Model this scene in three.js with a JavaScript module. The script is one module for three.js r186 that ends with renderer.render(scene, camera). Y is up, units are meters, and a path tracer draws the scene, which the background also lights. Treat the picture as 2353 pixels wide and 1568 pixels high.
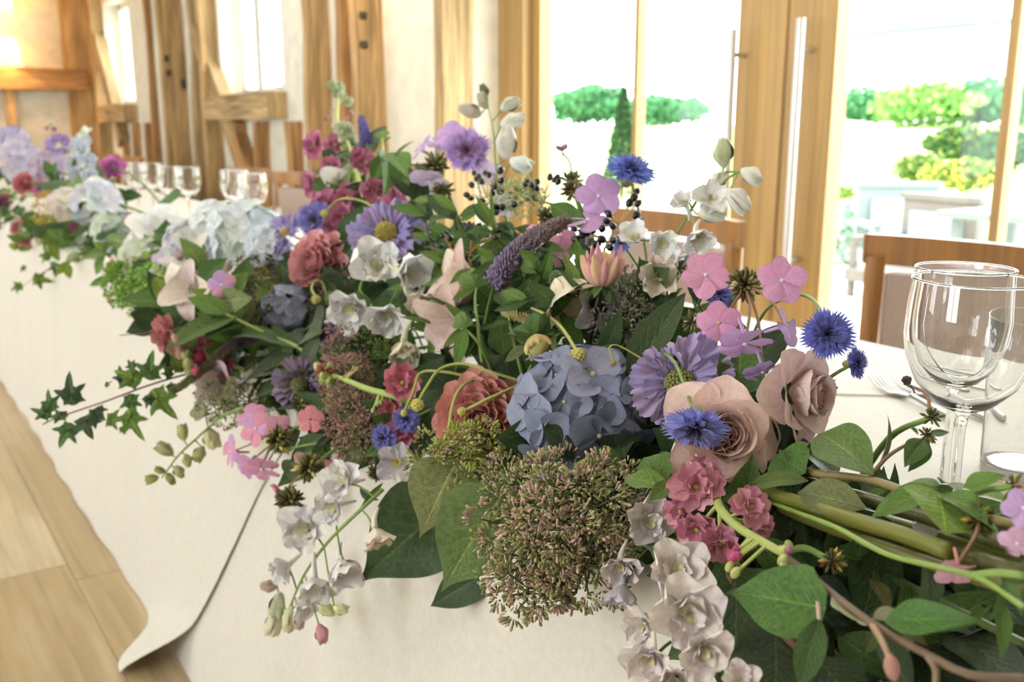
import * as THREE from 'three';
import { mergeGeometries } from 'three/addons/utils/BufferGeometryUtils.js';
import { RectAreaLightUniformsLib } from 'three/addons/lights/RectAreaLightUniformsLib.js';

// ---------- camera, sky, lights, exposure ----------
const scene = new THREE.Scene();
const camera = new THREE.PerspectiveCamera(38.9, 2353 / 1568, 0.02, 400);
camera.position.set(0, 1.12, 0);
camera.up.set(0, 1, 0);
camera.lookAt(-.808, 1.12 + -.2172, -.5477);
camera.userData.fStop = 8; camera.focus = 0.76;
const renderer = new THREE.WebGLRenderer({ antialias: true });
renderer.toneMapping = THREE.LinearToneMapping;
renderer.toneMappingExposure = 0.84;
renderer.shadowMap.enabled = true;
RectAreaLightUniformsLib.init();
const SKY = new THREE.Color().setRGB(0.94, 0.985, 1.0);
scene.background = SKY; scene.backgroundIntensity = 15;
const LAMP_POWER = 2, PANEL_POWER = 2.3;

// ---------- helpers ----------
const V = (x, y, z) => new THREE.Vector3(x, y, z), A = (a) => new THREE.Vector3(a[0], a[1], a[2]);
function rngOf(s) { let a = s >>> 0; return () => { a = (a + 0x6D2B79F5) | 0; let t = Math.imul(a ^ (a >>> 15), 1 | a); t = (t + Math.imul(t ^ (t >>> 7), 61 | t)) ^ t; return ((t ^ (t >>> 14)) >>> 0) / 4294967296; }; }
let rnd = rngOf(7);
const rr = (a, b) => a + (b - a) * rnd(), sstep = (a, b, x) => { const t = Math.min(1, Math.max(0, (x - a) / (b - a))); return t * t * (3 - 2 * t); };
function hash(x, y, s) { let h = Math.imul(x, 374761393) + Math.imul(y, 668265263) + Math.imul(s, 974634777); h = Math.imul(h ^ (h >>> 13), 1274126177); return ((h ^ (h >>> 16)) >>> 0) / 4294967296; }
function noise(x, y, s = 1, px = 0, py = 0) {
  const xi = Math.floor(x), yi = Math.floor(y), u = x - xi, v = y - yi, f = (t) => t * t * (3 - 2 * t), w = (a, p) => p ? ((a % p) + p) % p : a;
  const a = hash(w(xi, px), w(yi, py), s), b = hash(w(xi + 1, px), w(yi, py), s), c = hash(w(xi, px), w(yi + 1, py), s), d = hash(w(xi + 1, px), w(yi + 1, py), s);
  return a + (b - a) * f(u) + (c - a) * f(v) + (a - b - c + d) * f(u) * f(v);
}
const fbm = (x, y, s = 1, o = 4, px = 0, py = 0) => { let r = 0, k = .5; for (let i = 0; i < o; i++) { r += k * noise(x, y, s + i, px, py); x *= 2; y *= 2; px *= 2; py *= 2; k *= .5; } return r; };
function tex(w, h, f, srgb = true) {
  const d = new Uint8Array(w * h * 4);
  for (let j = 0; j < h; j++) for (let i = 0; i < w; i++) { const c = f(i / w, j / h), k = (j * w + i) * 4; for (let q = 0; q < 3; q++) d[k + q] = Math.max(0, Math.min(255, (c.length ? c[q] : c) * 255)); d[k + 3] = 255; }
  const t = new THREE.DataTexture(d, w, h); t.magFilter = THREE.LinearFilter; t.minFilter = THREE.LinearFilter; t.wrapS = t.wrapT = THREE.RepeatWrapping; if (srgb) t.colorSpace = THREE.SRGBColorSpace; t.needsUpdate = true; return t;
}
const names = {};
const numbered = (n) => { const k = names[n] = (names[n] ?? -1) + 1; return k ? n + '_' + String(k).padStart(3, '0') : n; };
function tag(o, label, category, group, kind) { if (label) o.userData.label = label; if (category) o.userData.category = category; if (group) o.userData.group = group; if (kind) o.userData.kind = kind; return o; }
function thing(name, label, category, p = [0, 0, 0], group) { const g = new THREE.Group(); g.name = numbered(name); g.position.set(p[0], p[1], p[2]); scene.add(g); return tag(g, label, category, group); }
function part(parent, name, geo, mat, label) { const m = new THREE.Mesh(geo, mat); m.name = name; parent.add(m); if (label) m.userData.label = label; return m; }
function struct(name, geo, mat) { const m = new THREE.Mesh(geo, mat); m.name = name; scene.add(m); m.userData.kind = 'structure'; return m; }
// box from corner to corner, uv in metres, grain (v) along the axis 'g'
function bx(x0, x1, y0, y1, z0, z1, g = 'y', seg = 0, wob = 0, seed = 0) {
  const s = [x1 - x0, y1 - y0, z1 - z0], gi = 'xyz'.indexOf(g), n = [1, 1, 1]; if (seg) { n[gi] = seg; }
  const b = new THREE.BoxGeometry(s[0], s[1], s[2], ...n), p = b.attributes.position, nm = b.attributes.normal, uv = b.attributes.uv;
  b.translate((x0 + x1) / 2, (y0 + y1) / 2, (z0 + z1) / 2);
  const off = (seed * .37) % 1;
  for (let i = 0; i < p.count; i++) {
    const c = [p.getX(i), p.getY(i), p.getZ(i)], N = [nm.getX(i), nm.getY(i), nm.getZ(i)].map(Math.abs);
    const na = N.indexOf(Math.max(...N)), o = [0, 1, 2].filter((k) => k !== na);
    let v = gi === na ? o[0] : gi, u = o.find((k) => k !== v);
    uv.setXY(i, c[u] + off + (na * .31), c[v] + off * 3);
    if (wob) { const t = c[gi]; for (const k of o.concat(na)) if (k !== gi) { c[k] += wob * ((noise(t * 1.1, seed + k * 9, 5) - .5) * 1.4 + (noise(t * 4.3, seed + k * 7 + (c[k] > (k === 0 ? (x0 + x1) / 2 : k === 1 ? (y0 + y1) / 2 : (z0 + z1) / 2) ? 3 : 0), 6) - .5) * .8); } p.setXYZ(i, c[0], c[1], c[2]); }
  }
  if (wob) b.computeVertexNormals();
  return b;
}
function grid(nu, nv, f) {
  const P = [], U = [], I = [];
  for (let j = 0; j <= nv; j++) for (let i = 0; i <= nu; i++) { const q = f(i / nu, j / nv); P.push(q[0], q[1], q[2]); U.push(q[3] ?? i / nu, q[4] ?? j / nv); }
  for (let j = 0; j < nv; j++) for (let i = 0; i < nu; i++) { const a = j * (nu + 1) + i; I.push(a, a + 1, a + nu + 2, a, a + nu + 2, a + nu + 1); }
  const g = new THREE.BufferGeometry(); g.setAttribute('position', new THREE.Float32BufferAttribute(P, 3)); g.setAttribute('uv', new THREE.Float32BufferAttribute(U, 2)); g.setIndex(I); g.computeVertexNormals(); return g;
}
const lathe = (pts, n = 14) => new THREE.LatheGeometry(pts.map((p) => new THREE.Vector2(p[0], p[1])), n);
// tapered tube through points
function tube(pts, r0, r1 = r0, n = 6, per = 5) {
  const c = new THREE.CatmullRomCurve3(pts.map((p) => p.isVector3 ? p : A(p)), false, 'centripetal'), N = Math.max(2, (pts.length - 1) * per), fr = c.computeFrenetFrames(N, false), P = [], U = [], I = [], L = c.getLength();
  for (let i = 0; i <= N; i++) { const q = c.getPointAt(i / N), r = r0 + (r1 - r0) * i / N; for (let k = 0; k <= n; k++) { const a = k / n * 6.2832, w = fr.normals[i].clone().multiplyScalar(Math.cos(a) * r).addScaledVector(fr.binormals[i], Math.sin(a) * r).add(q); P.push(w.x, w.y, w.z); U.push(k / n, i / N * L * 8); } }
  for (let i = 0; i < N; i++) for (let k = 0; k < n; k++) { const a = i * (n + 1) + k; I.push(a, a + n + 1, a + n + 2, a, a + n + 2, a + 1); }
  for (const [row, fl] of [[0, 1], [N, 0]]) { const b = P.length / 3, q = c.getPointAt(row / N); P.push(q.x, q.y, q.z); U.push(.5, .5); for (let k = 0; k < n; k++) { const a = row * (n + 1) + k; fl ? I.push(b, a, a + 1) : I.push(b, a + 1, a); } }
  const g = new THREE.BufferGeometry(); g.setAttribute('position', new THREE.Float32BufferAttribute(P, 3)); g.setAttribute('uv', new THREE.Float32BufferAttribute(U, 2)); g.setIndex(I); g.computeVertexNormals(); return g;
}
const merge = (l) => l.length === 1 ? l[0] : mergeGeometries(l.map((g) => { const q = g.index ? g : g; for (const k of Object.keys(q.attributes)) if (!['position', 'normal', 'uv'].includes(k)) q.deleteAttribute(k); return q; }), false);

// ---------- petals and leaves (unit length along +y, face towards +z) ----------
const PROF = { obov: [.12, .36, .62, .84, .97, 1, .96, .84], ovate: [.08, .6, .93, 1, .88, .64, .34, .015], lance: [.07, .48, .84, 1, .93, .7, .38, .015], ell: [.06, .5, .86, 1, .98, .8, .42, .01], acum: [.2, .8, 1, .95, .78, .48, .16, .008], broad: [.26, .6, .85, .97, 1, .98, .92, .78], fan: [.07, .13, .2, .3, .48, .72, .92, 1], hyd: [.2, .68, .92, 1, 1, .95, .86, .66], strap: [.5, .75, .9, 1, 1, .95, .8, .25], heart: [.4, .96, 1, .9, .7, .42, .16, .01], pt: [.45, .8, 1, 1, .85, .6, .3, .02] };
const profAt = (p, v) => { const t = v * 7, i = Math.min(6, Math.floor(t)), f = t - i, a = p[Math.max(0, i - 1)], b = p[i], c = p[i + 1], d = p[Math.min(7, i + 2)]; return Math.max(.004, b + .5 * f * (c - a + f * (2 * a - 5 * b + 4 * c - d + f * (3 * (b - c) + d - a)))); };
function petal(o) {
  const { w = .7, prof = 'obov', cup = .15, bend = .4, ruf = 0, freq = 3, tip = .12, teeth = 0, nt = 5, notch = 0, fold = 0, nu = 6, nv = 7, seed = 1, twist = 0, wave = 0 } = o, P = PROF[prof];
  return grid(nu, nv, (a, v) => {
    const u = a * 2 - 1, hw = w / 2 * profAt(P, v); let x = u * hw, L = v - tip * 2.6 * (1 - Math.sqrt(1 - .97 * u * u)) * v * v - notch * Math.exp(-u * u * 12) * v * v * v;
    if (teeth) L -= teeth * v * v * Math.abs(((a * nt) % 1) - .5 > 0 ? ((a * nt) % 1) * 2 - 1 : 1 - ((a * nt) % 1) * 2) ** .8 * (.6 + .4 * hash(Math.floor(a * nt), 3, seed));
    const ang = bend * L; let y, z; if (Math.abs(bend) > 1e-3) { y = Math.sin(ang) / bend; z = (1 - Math.cos(ang)) / bend; } else { y = L; z = 0; }
    let h = cup * w * u * u * (.3 + .7 * Math.sin(Math.min(1, v * 1.1) * 2.6)) + fold * Math.abs(u) * hw + ruf * v * v * Math.sin(u * freq * 1.57 + seed * 1.7) * (.4 + .6 * Math.abs(u)) + wave * Math.sin(v * 9 + seed) * u * hw;
    y -= Math.sin(ang) * h; z += Math.cos(ang) * h;
    if (twist) { const c = Math.cos(twist * v), s = Math.sin(twist * v); [x, z] = [x * c - (z) * s, x * s + z * c]; }
    return [x, y, z, a, v];
  });
}
const cache = {};
function pv(key, o, n = 3) { if (!cache[key]) cache[key] = Array.from({ length: n }, (_, i) => petal({ ...o, seed: i * 7 + 1, bend: (o.bend ?? .4) * (1 + (i - 1) * .25), cup: (o.cup ?? .15) * (1 + (1 - i) * .2) })); return cache[key][Math.floor(rnd() * n)]; }
const M4 = (X, Y, Z, p, s) => { const m = new THREE.Matrix4().makeBasis(X, Y, Z); m.setPosition(p); if (s) m.scale(s.isVector3 ? s : V(s, s, s)); return m; };
// a petal round the axis +z: azimuth phi, opened by t from the axis, foot at radius r and height z
function petalMat(phi, t, r, z, s, roll = 0, sw = 1) {
  const e = V(Math.cos(phi), Math.sin(phi), 0), Y = V(0, 0, Math.cos(t)).addScaledVector(e, Math.sin(t)), Z = V(0, 0, Math.sin(t)).addScaledVector(e, -Math.cos(t)), X = Y.clone().cross(Z);
  if (roll) { X.applyAxisAngle(Y, roll); Z.applyAxisAngle(Y, roll); }
  return M4(X, Y, Z, e.multiplyScalar(r).add(V(0, 0, z)), V(s * sw, s, s));
}
const setM = (m, M) => { M.decompose(m.position, m.quaternion, m.scale); return m; };
function faceQ(d, spin = 0) { const Z = A(d).normalize(), X = V(0, 1, 0).cross(Z); if (X.length() < .05) X.set(1, 0, 0); X.normalize(); const Y = Z.clone().cross(X); return new THREE.Quaternion().setFromRotationMatrix(new THREE.Matrix4().makeBasis(X, Y, Z)).multiply(new THREE.Quaternion().setFromAxisAngle(V(0, 0, 1), spin)); }
const VIEW = V(0.79, 0.2, 0.57).normalize();          // the open side of the arrangement, towards the room
function grp(parent, name, p, d, spin = 0) { const g = new THREE.Group(); g.name = name; parent.add(g); g.position.copy(p); g.quaternion.copy(faceQ(d, spin)); return g; }
const loc = (g, p) => A(p).sub(g.position).applyQuaternion(g.quaternion.clone().invert());
function leafMesh(parent, name, geo, mat, base, tip, n, w = 1) {
  const Y = tip.clone().sub(base), L = Y.length(); Y.normalize(); const Z = n.clone().addScaledVector(Y, -n.dot(Y)); if (Z.length() < .02) Z.set(Y.z, Y.x, Y.y).addScaledVector(Y, -Z.dot(Y)); Z.normalize();
  return setM(part(parent, name, geo, mat), M4(Y.clone().cross(Z), Y, Z, base, V(L * w, L, L)));
}
const LEAF = { ovate: { w: .55, prof: 'ovate', cup: .0, fold: .28, bend: -.45, tip: 0, nu: 8, nv: 14, wave: .05 }, lance: { w: .3, prof: 'lance', cup: 0, fold: .3, bend: -.6, tip: 0, nu: 6, nv: 14, wave: .05 }, ell: { w: .5, prof: 'ell', cup: .0, fold: .22, bend: -.5, tip: 0, nu: 8, nv: 14, wave: .08 }, heart: { w: .8, prof: 'heart', cup: 0, fold: .18, bend: -.3, tip: 0, nu: 8, nv: 14, wave: .06 }, grass: { w: .12, prof: 'lance', cup: 0, fold: .3, bend: -.9, tip: 0, nu: 4, nv: 12 }, acum: { w: .6, prof: 'acum', cup: 0, fold: .16, bend: -.4, tip: 0, nu: 10, nv: 18, wave: .1 }, broad: { w: .72, prof: 'ell', cup: 0, fold: .12, bend: -.35, tip: 0, nu: 10, nv: 16, wave: .1 } };
const leafGeo = (k) => pv('leaf' + k, LEAF[k]);
function ivyGeo(seed) {
  const r = (a) => { const l = [[0, 1.05, .5], [1.1, .86, .46], [-1.1, .86, .46], [2.2, .66, .5], [-2.2, .66, .5]]; let m = .46; for (const [c, h, w] of l) { const d = Math.abs(Math.atan2(Math.sin(a - c), Math.cos(a - c))); m = Math.max(m, h * Math.max(0, 1 - d / w / 1.5)); } return m; };
  return grid(40, 5, (u, v) => { const a = u * 6.2832, q = r(a) * v, x = Math.sin(a) * q, y = Math.cos(a) * q; return [x * .62, y * .62 + .36, -.25 * (x * x + y * y) + .12 * Math.abs(x) + .04 * Math.sin(a * 3 + seed), .5 + x * .5, .4 + y * .5]; });
}
const IVY = [ivyGeo(1), ivyGeo(3), ivyGeo(5)];

// ---------- materials ----------
const petalTex = tex(128, 256, (u, v) => { const s = fbm(u * 24, v * 1.5, 3, 3, 24, 0), g = fbm(u * 10, v * 14, 9, 3, 10, 14); return .88 + .13 * s + .10 * (g - .4); });
const leafTex = tex(256, 512, (u, v) => {
  const x = Math.abs(u - .5) * 2, mid = Math.exp(-((x / .035) ** 2)), t = (v - x * .32) * 9, f = Math.abs(t - Math.round(t)), side = Math.exp(-((f / .07) ** 2)) * (1 - x) * .8, t2 = (u * 11 + v * 4 + fbm(u * 8, v * 16, 4) * 2), f2 = Math.abs(t2 - Math.round(t2)), fine = Math.exp(-((f2 / .12) ** 2)) * .22, g = fbm(u * 20, v * 40, 2, 4), b = .60 + .26 * g, k = Math.min(1, mid * .9 + side * .55 + fine * .6);
  return [b + k * .30, b + k * .26, b * .95 + k * .16];
});
const leafBump = tex(256, 512, (u, v) => { const x = Math.abs(u - .5) * 2, t = (v - x * .32) * 9, f = Math.abs(t - Math.round(t)); return .75 - .5 * Math.exp(-((f / .12) ** 2)) * (1 - x) - .5 * Math.exp(-((x / .06) ** 2)) + .25 * fbm(u * 24, v * 48, 8, 3); }, false);
const mats = {};
const lift = (hex, a) => new THREE.Color(hex).lerp(new THREE.Color('#ffffff'), a);
function petalM(hex, o = {}) { const k = 'p' + hex + JSON.stringify(o); return mats[k] ??= new THREE.MeshPhysicalMaterial({ name: 'petal', color: lift(hex, .12), map: petalTex, roughness: 1, transmission: .18, thickness: 0, side: THREE.DoubleSide, specularIntensity: .35, bumpMap: petalTex, bumpScale: .0006, ...o }); }
function leafM(hex, gloss = .25, o = {}) { const k = 'l' + hex + gloss; return mats[k] ??= new THREE.MeshPhysicalMaterial({ name: 'leaf', color: lift(hex, .05), map: leafTex, roughness: 1, transmission: .3, thickness: 0, clearcoat: gloss, clearcoatRoughness: .38, side: THREE.DoubleSide, specularIntensity: .3, bumpMap: leafBump, bumpScale: .0015, ...o }); }
function solidM(hex, rough = .6, o = {}) { const k = 's' + hex + rough; return mats[k] ??= new THREE.MeshStandardMaterial({ name: 'plain', color: hex, roughness: rough, map: petalTex, ...o }); }
const G = { dark: leafM('#35592a', .35), mid: leafM('#56843a', .25), bright: leafM('#7db04a', .2), olive: leafM('#7c8a45', .25), pale: leafM('#a9bf84', .15), blue: leafM('#5c7f5f', .15), stem: solidM('#7d9a50', .55), stemD: solidM('#4c5c2c', .5), stemP: solidM('#b9c574', .55), brown: solidM('#75593f', .6), orange: solidM('#b98a45', .6), black: solidM('#15171c', .22), bud: solidM('#a8b06a', .6), star: solidM('#59602f', .6), starB: solidM('#6d4a30', .6) };

// ---------- kinds of flowers ----------
const CORE = (h) => h.x > -.78 ? V(h.x - .11, Math.max(.79, Math.min(h.y - .11, .88)), h.z - .07) : V(h.x * .93 - .07 + .0, Math.max(.80, Math.min(h.y - .14, .9)), -.80);
function stemTo(g, h, r = .0018, to, mat = G.stem) {              // a cut stem from the head back into the heart of the arrangement
  const c = to ? A(to) : CORE(h), d = h.clone().sub(c), m = h.clone().lerp(c, .45).add(V(0, d.length() * .1, 0));
  part(g, 'stem', tube([loc(g, h.toArray()), loc(g, m.toArray()), loc(g, c.toArray())], r, r * 1.3, 6, 6), mat);
}
function ring(g, name, key, o, mat, n, t, r, z, s, jit = .15, off = 0, sw = 1) {
  for (let i = 0; i < n; i++) setM(part(g, name, pv(key, o), Array.isArray(mat) ? mat[i % mat.length] : mat), petalMat(off + i / n * 6.2832 + rr(-jit, jit) * .8, t + rr(-jit, jit) * .7, r, z + rr(-.01, .01) * s, s * rr(.9, 1.08), rr(-jit, jit), sw));
}
function head(name, label, cat, p, d, spin = 0, group) { const g = thing(name, label, cat, p, group); g.quaternion.copy(faceQ(d, spin)); return g; }

function rose(label, p, d, hex, hexIn, o = {}) {
  const g = head('rose', label, 'rose', p, d, o.spin ?? 0), s = p[3] / 2, n = 28, mo = petalM(hex), mi = petalM(hexIn);
  for (let i = 0; i < n; i++) {
    const f = i / (n - 1), phi = i * 2.39996, open = o.open ?? 1, t = .06 + .52 * f + (f > .5 ? (f - .5) * .8 * open : 0) + (f > .8 ? (f - .8) * 2.0 * open : 0), L = s * (.46 + .58 * f), r = s * (.02 + .26 * f), z = -s * (.22 + .46 * f);
    const key = f < .3 ? 'roseA' : f < .72 ? 'roseB' : 'roseC', P = f < .3 ? { w: 1.0, prof: 'broad', cup: .5, bend: .25, tip: .12, nu: 10, nv: 8 } : f < .72 ? { w: 1.3, prof: 'broad', cup: .34, bend: .15, tip: .14, nu: 12, nv: 9 } : { w: 1.3, prof: 'broad', cup: .16, bend: -.6, tip: .16, nu: 12, nv: 10, notch: -.07 };
    setM(part(g, 'petal', pv(key, P), f < .45 ? mi : mo), petalMat(phi, t, r, z, L, rr(-.12, .12), 1));
  }
  for (let i = 0; i < 5; i++) setM(part(g, 'sepal', leafGeo('lance'), G.mid), petalMat(i * 1.257, 2.0, s * .12, -s * .85, s * .7));
  stemTo(g, g.position, .0028); return g;
}
function dahlia(label, p, d, hexes, o = {}) {
  const g = head(o.name ?? 'dahlia', label, o.cat ?? 'flower', p, d, o.spin ?? 0), s = p[3] / 2, n = o.n ?? 78, ms = hexes.map((h) => petalM(h));
  for (let i = 0; i < n; i++) { const f = i / (n - 1), t = .1 + 1.55 * Math.pow(f, .85) + rr(-.1, .1), L = s * (.38 + .52 * Math.pow(f, .7)); setM(part(g, 'petal', pv('dahl', { w: .72, prof: 'obov', cup: .5, bend: .55, ruf: .05, freq: 3, tip: .12, nu: 6, nv: 6 }), ms[Math.floor(rnd() * ms.length)]), petalMat(i * 2.39996, t, s * .22 * Math.sqrt(f), -s * (.5 * f), L, rr(-.25, .25))); }
  stemTo(g, g.position, .0028); return g;
}
function scabious(label, p, d, hex, hex2, o = {}) {
  const g = head('scabious', label, 'flower', p, d, o.spin ?? 0), s = p[3] / 2, ma = petalM(hex), mb = petalM(hex2);
  const P = { w: .82, prof: 'fan', cup: .16, bend: -.15, ruf: .15, freq: 6, tip: .08, teeth: .10, nt: 7, nu: 21, nv: 8 };
  ring(g, 'petal', 'scab', P, [ma, mb, ma], 9, 1.3, s * .2, -s * .12, s * .92, .38);
  ring(g, 'petal', 'scab', P, [mb, ma], 9, 1.0, s * .2, -s * .06, s * .68, .42, .3);
  ring(g, 'petal', 'scab', P, [mb], 8, .8, s * .24, 0, s * .36, .3, .1, .8);
  const c = [], cr = s * (o.c ?? .3); for (let i = 0; i < 90; i++) { const f = i / 90, a = i * 2.39996, th = 1.5 * Math.sqrt(f); const b = new THREE.IcosahedronGeometry(cr * .15, 0); b.translate(Math.sin(th) * Math.cos(a) * cr, Math.sin(th) * Math.sin(a) * cr, Math.cos(th) * cr * (o.dome ?? .75)); c.push(b); }
  c.push(new THREE.SphereGeometry(cr * .93, 12, 8).scale(1, 1, o.dome ?? .75)); part(g, 'pincushion', merge(c.map((q) => q.index ? q.toNonIndexed() : q)), solidM(o.mid ?? '#a9a45c', .7), 'knobbly green and yellow centre');
  if (!o.nostem) stemTo(g, g.position, .002, o.to); return g;
}
function cornflower(label, p, d, hex, hexIn, o = {}) {
  const g = head('cornflower', label, 'flower', p, d, o.spin ?? 0), s = p[3] / 2, ma = petalM(hex), mb = petalM(hexIn), mc = petalM(o.hex3 ?? hex);
  const P = { w: .62, prof: 'fan', cup: .28, bend: -.15, ruf: .03, tip: .10, teeth: .34, nt: 5, nu: 20, nv: 8 };
  ring(g, 'floret', 'corn', P, [ma, mc], o.n ?? 12, o.t ?? 1.25, s * .08, 0, s * .98, .18);
  ring(g, 'floret', 'corn', P, [ma, mb], 10, (o.t ?? 1.25) * .72, s * .06, s * .02, s * .8, .25, .25);
  ring(g, 'floret', 'corn', P, mb, 9, (o.t ?? 1.25) * .42, s * .05, s * .02, s * .55, .25, .1);
  const c = []; for (let i = 0; i < 26; i++) { const a = i * 2.4, t = .75 * Math.sqrt(i / 26), e = V(Math.sin(t) * Math.cos(a), Math.sin(t) * Math.sin(a), Math.cos(t)).multiplyScalar(s * .42); c.push(tube([V(0, 0, 0), e.clone().multiplyScalar(.6), e.add(V(0, 0, s * .04))], s * .018, s * .012, 4, 2)); }
  part(g, 'stamens', merge(c), solidM(o.st ?? '#2b2450', .6), 'dark violet stamens');
  const k = lathe([[.001, -1], [.28, -.96], [.44, -.7], [.46, -.4], [.3, -.1], [.2, .05], [.02, .06]].map((q) => [q[0] * s * .5, q[1] * s * .6]), 12); k.rotateX(Math.PI / 2); part(g, 'calyx', k, solidM('#8a8a52', .6));
  if (!o.nostem) { if (o.stem) part(g, 'stem', tube([[0, 0, -s * .5], ...o.stem.map((q) => loc(g, q).toArray())], .0013, .0015, 6, 6), G.stem); else stemTo(g, g.position, .0014, o.to); } return g;
}
// one five-petalled phlox floret with its tube, a part of a head
function phloxFloret(g, p, d, hex, o = {}) {
  const f = grp(g, 'floret', loc2(g, p), d, o.spin ?? rr(0, 6)), s = p[3] / 2, m = petalM(hex);
  for (let i = 0; i < 5; i++) setM(part(f, 'petal', pv('phlox', { w: 1.0, prof: 'obov', cup: -.06, bend: -.35, ruf: .04, freq: 3, tip: .12, nu: 8, nv: 7 }), o.hex2 && i % 2 ? petalM(o.hex2) : m), petalMat(i * 1.2566 + rr(-.1, .1), (o.t ?? 1.42) + rr(-.15, .15), s * .06, 0, s, rr(.1, .3)));
  part(f, 'eye', new THREE.SphereGeometry(s * .10, 8, 6), solidM(o.eye ?? '#efe6ee', .6), 'pale eye');
  const L = s * 1.15; part(f, 'tube', tube([[0, 0, 0], [0, s * .02, -L * .5], [s * .05, -s * .05, -L]], s * .10, s * .065, 7, 4), petalM(o.tube ?? hex)); return f;
}
const loc2 = (g, p) => loc(g, [p[0], p[1], p[2]]);
// a star of dark pointed phlox buds
function phloxBuds(g, p, d, s, n = 22, hex = '#5f6436', o = {}) {
  const f = grp(g, 'bud_cluster', loc2(g, p), d), ms = [solidM(hex, .6), solidM('#5c4a32', .6), solidM('#7a8044', .6)];
  const L = [[], [], []], pale = []; n = Math.round(n * 1.5); for (let i = 0; i < n; i++) {
    const ph = i * 2.4, t = .15 + 1.5 * Math.sqrt(i / n) * rr(.85, 1.1), e = V(Math.sin(t) * Math.cos(ph), Math.sin(t) * Math.sin(ph), Math.cos(t)), l = s * rr(.5, .8);
    const b = lathe([[.001, 0], [.05, .03], [.045, .35], [.085, .52], [.11, .7], [.07, .86], [.001, 1.02]], 6); b.scale(l * 1.1, l, l * 1.1); b.applyQuaternion(new THREE.Quaternion().setFromUnitVectors(V(0, 1, 0), e)); (i % 7 === 3 && o.pale ? pale : L[i % 3]).push(b);
  }
  L.forEach((l, i) => part(f, 'bud', merge(l), ms[i])); if (pale.length) part(f, 'bud', merge(pale), solidM(o.pale, .6), 'pale unopened buds'); return f;
}
function phlox(label, p, list, buds, o = {}) {
  const g = thing('phlox', label, 'flower', p);
  for (const [q, d, c, e] of list) { phloxFloret(g, q, d, c, e); }
  for (const [q, d, n, pale] of buds) phloxBuds(g, q, d, q[3], n, undefined, { pale });
  const c = buds.length ? buds[0][0] : list[0][0], h = V(c[0], c[1], c[2]);
  for (const [q] of list) { const a = loc2(g, q), b = loc2(g, c); if (a.distanceTo(b) > .012) { const m = a.clone().lerp(b, .5).add(V(0, .004, -.006)); part(g, 'flower_stalk', tube([a.add(V(-.004, -.002, -.004)), m, b], .0012, .0014, 5, 4), solidM('#8d6a4f', .6)); } }
  stemTo(g, h, .0022, o.to); return g;
}
function hydrangea(label, p, d, hexes, o = {}) {
  const g = head('hydrangea', label, 'hydrangea', p, d, 0), s = p[3] / 2, n = o.n ?? 30, ms = hexes.map((h) => petalM(h, { transmission: .2 }));
  for (let i = 0; i < n; i++) {
    const th = 1.75 * Math.sqrt((i + .3) / n), ph = i * 2.39996 + .4, e = V(Math.sin(th) * Math.cos(ph), Math.sin(th) * Math.sin(ph), Math.cos(th)), f = grp(g, 'floret', e.clone().multiplyScalar(s * rr(.78, .92)), e.clone().add(V(rr(-.3, .3), rr(-.3, .3), .2)).toArray(), rr(0, 1.6)), L = s * (o.fl ?? .36) * rr(.9, 1.15), m = ms[i % ms.length];
    for (let k = 0; k < 4; k++) setM(part(f, 'sepal', pv('hyd', { w: 1.1, prof: 'hyd', cup: .14, bend: -.3, ruf: .05, freq: 2, tip: .13, nu: 10, nv: 8 }), m), petalMat(k * 1.5708 + rr(-.1, .1), 1.36 + rr(-.16, .14), .002, 0, L * rr(.92, 1.08), rr(-.12, .12)));
    part(f, 'bead', new THREE.SphereGeometry(L * .085, 8, 6), solidM(o.bead ?? '#c9cba0', .5));
  }
  stemTo(g, g.position, .0035); return g;
}
// delphinium: stem, open florets (sepals, pale eye, spur) and buds
function delphFloret(g, p, d, hexes, o = {}) {
  const f = grp(g, 'floret', loc2(g, p), d, o.spin ?? rr(0, 6)), s = p[3] / 2 * 1.26;
  for (let i = 0; i < 5; i++) setM(part(f, 'sepal', pv('delph', { w: 1.02, prof: 'broad', cup: .22, bend: .1, ruf: .13, freq: 4, tip: .15, notch: -.05, nu: 12, nv: 9 }), petalM(hexes[i % hexes.length])), petalMat(i * 1.2566 + rr(-.12, .12), (o.t ?? 1.1) + rr(-.22, .2), s * .08, -s * .1, s * rr(.85, 1.15), rr(-.2, .2)));
  if (o.inner) for (let i = 0; i < 4; i++) setM(part(f, 'sepal', pv('delph', {}), petalM(hexes[(i + 1) % hexes.length])), petalMat(i * 1.5708 + .4 + rr(-.2, .2), .75 + rr(-.2, .2), s * .05, -s * .06, s * rr(.55, .68), rr(-.3, .3)));
  if (o.eye !== 0) { const c = []; for (let i = 0; i < 5; i++) { const q = petal({ w: .7, prof: 'obov', cup: .3, bend: .5, tip: .1, notch: .25, nu: 6, nv: 5 }); q.applyMatrix4(petalMat(i * 1.2566 + .5 + rr(-.3, .3), .7 + rr(-.2, .3), s * .03, -s * .05, s * rr(.3, .46))); c.push(q); } part(f, 'eye', merge(c), petalM(o.eye ?? '#f2ebba'), 'pale yellow eye of small petals'); }
  part(f, 'spur', tube([[0, 0, -s * .1], [0, s * .1, -s * .5], [s * .05, s * .38, -s * .95]], s * .15, s * .05, 7, 4), petalM(o.spur ?? hexes[0])); return f;
}
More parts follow.
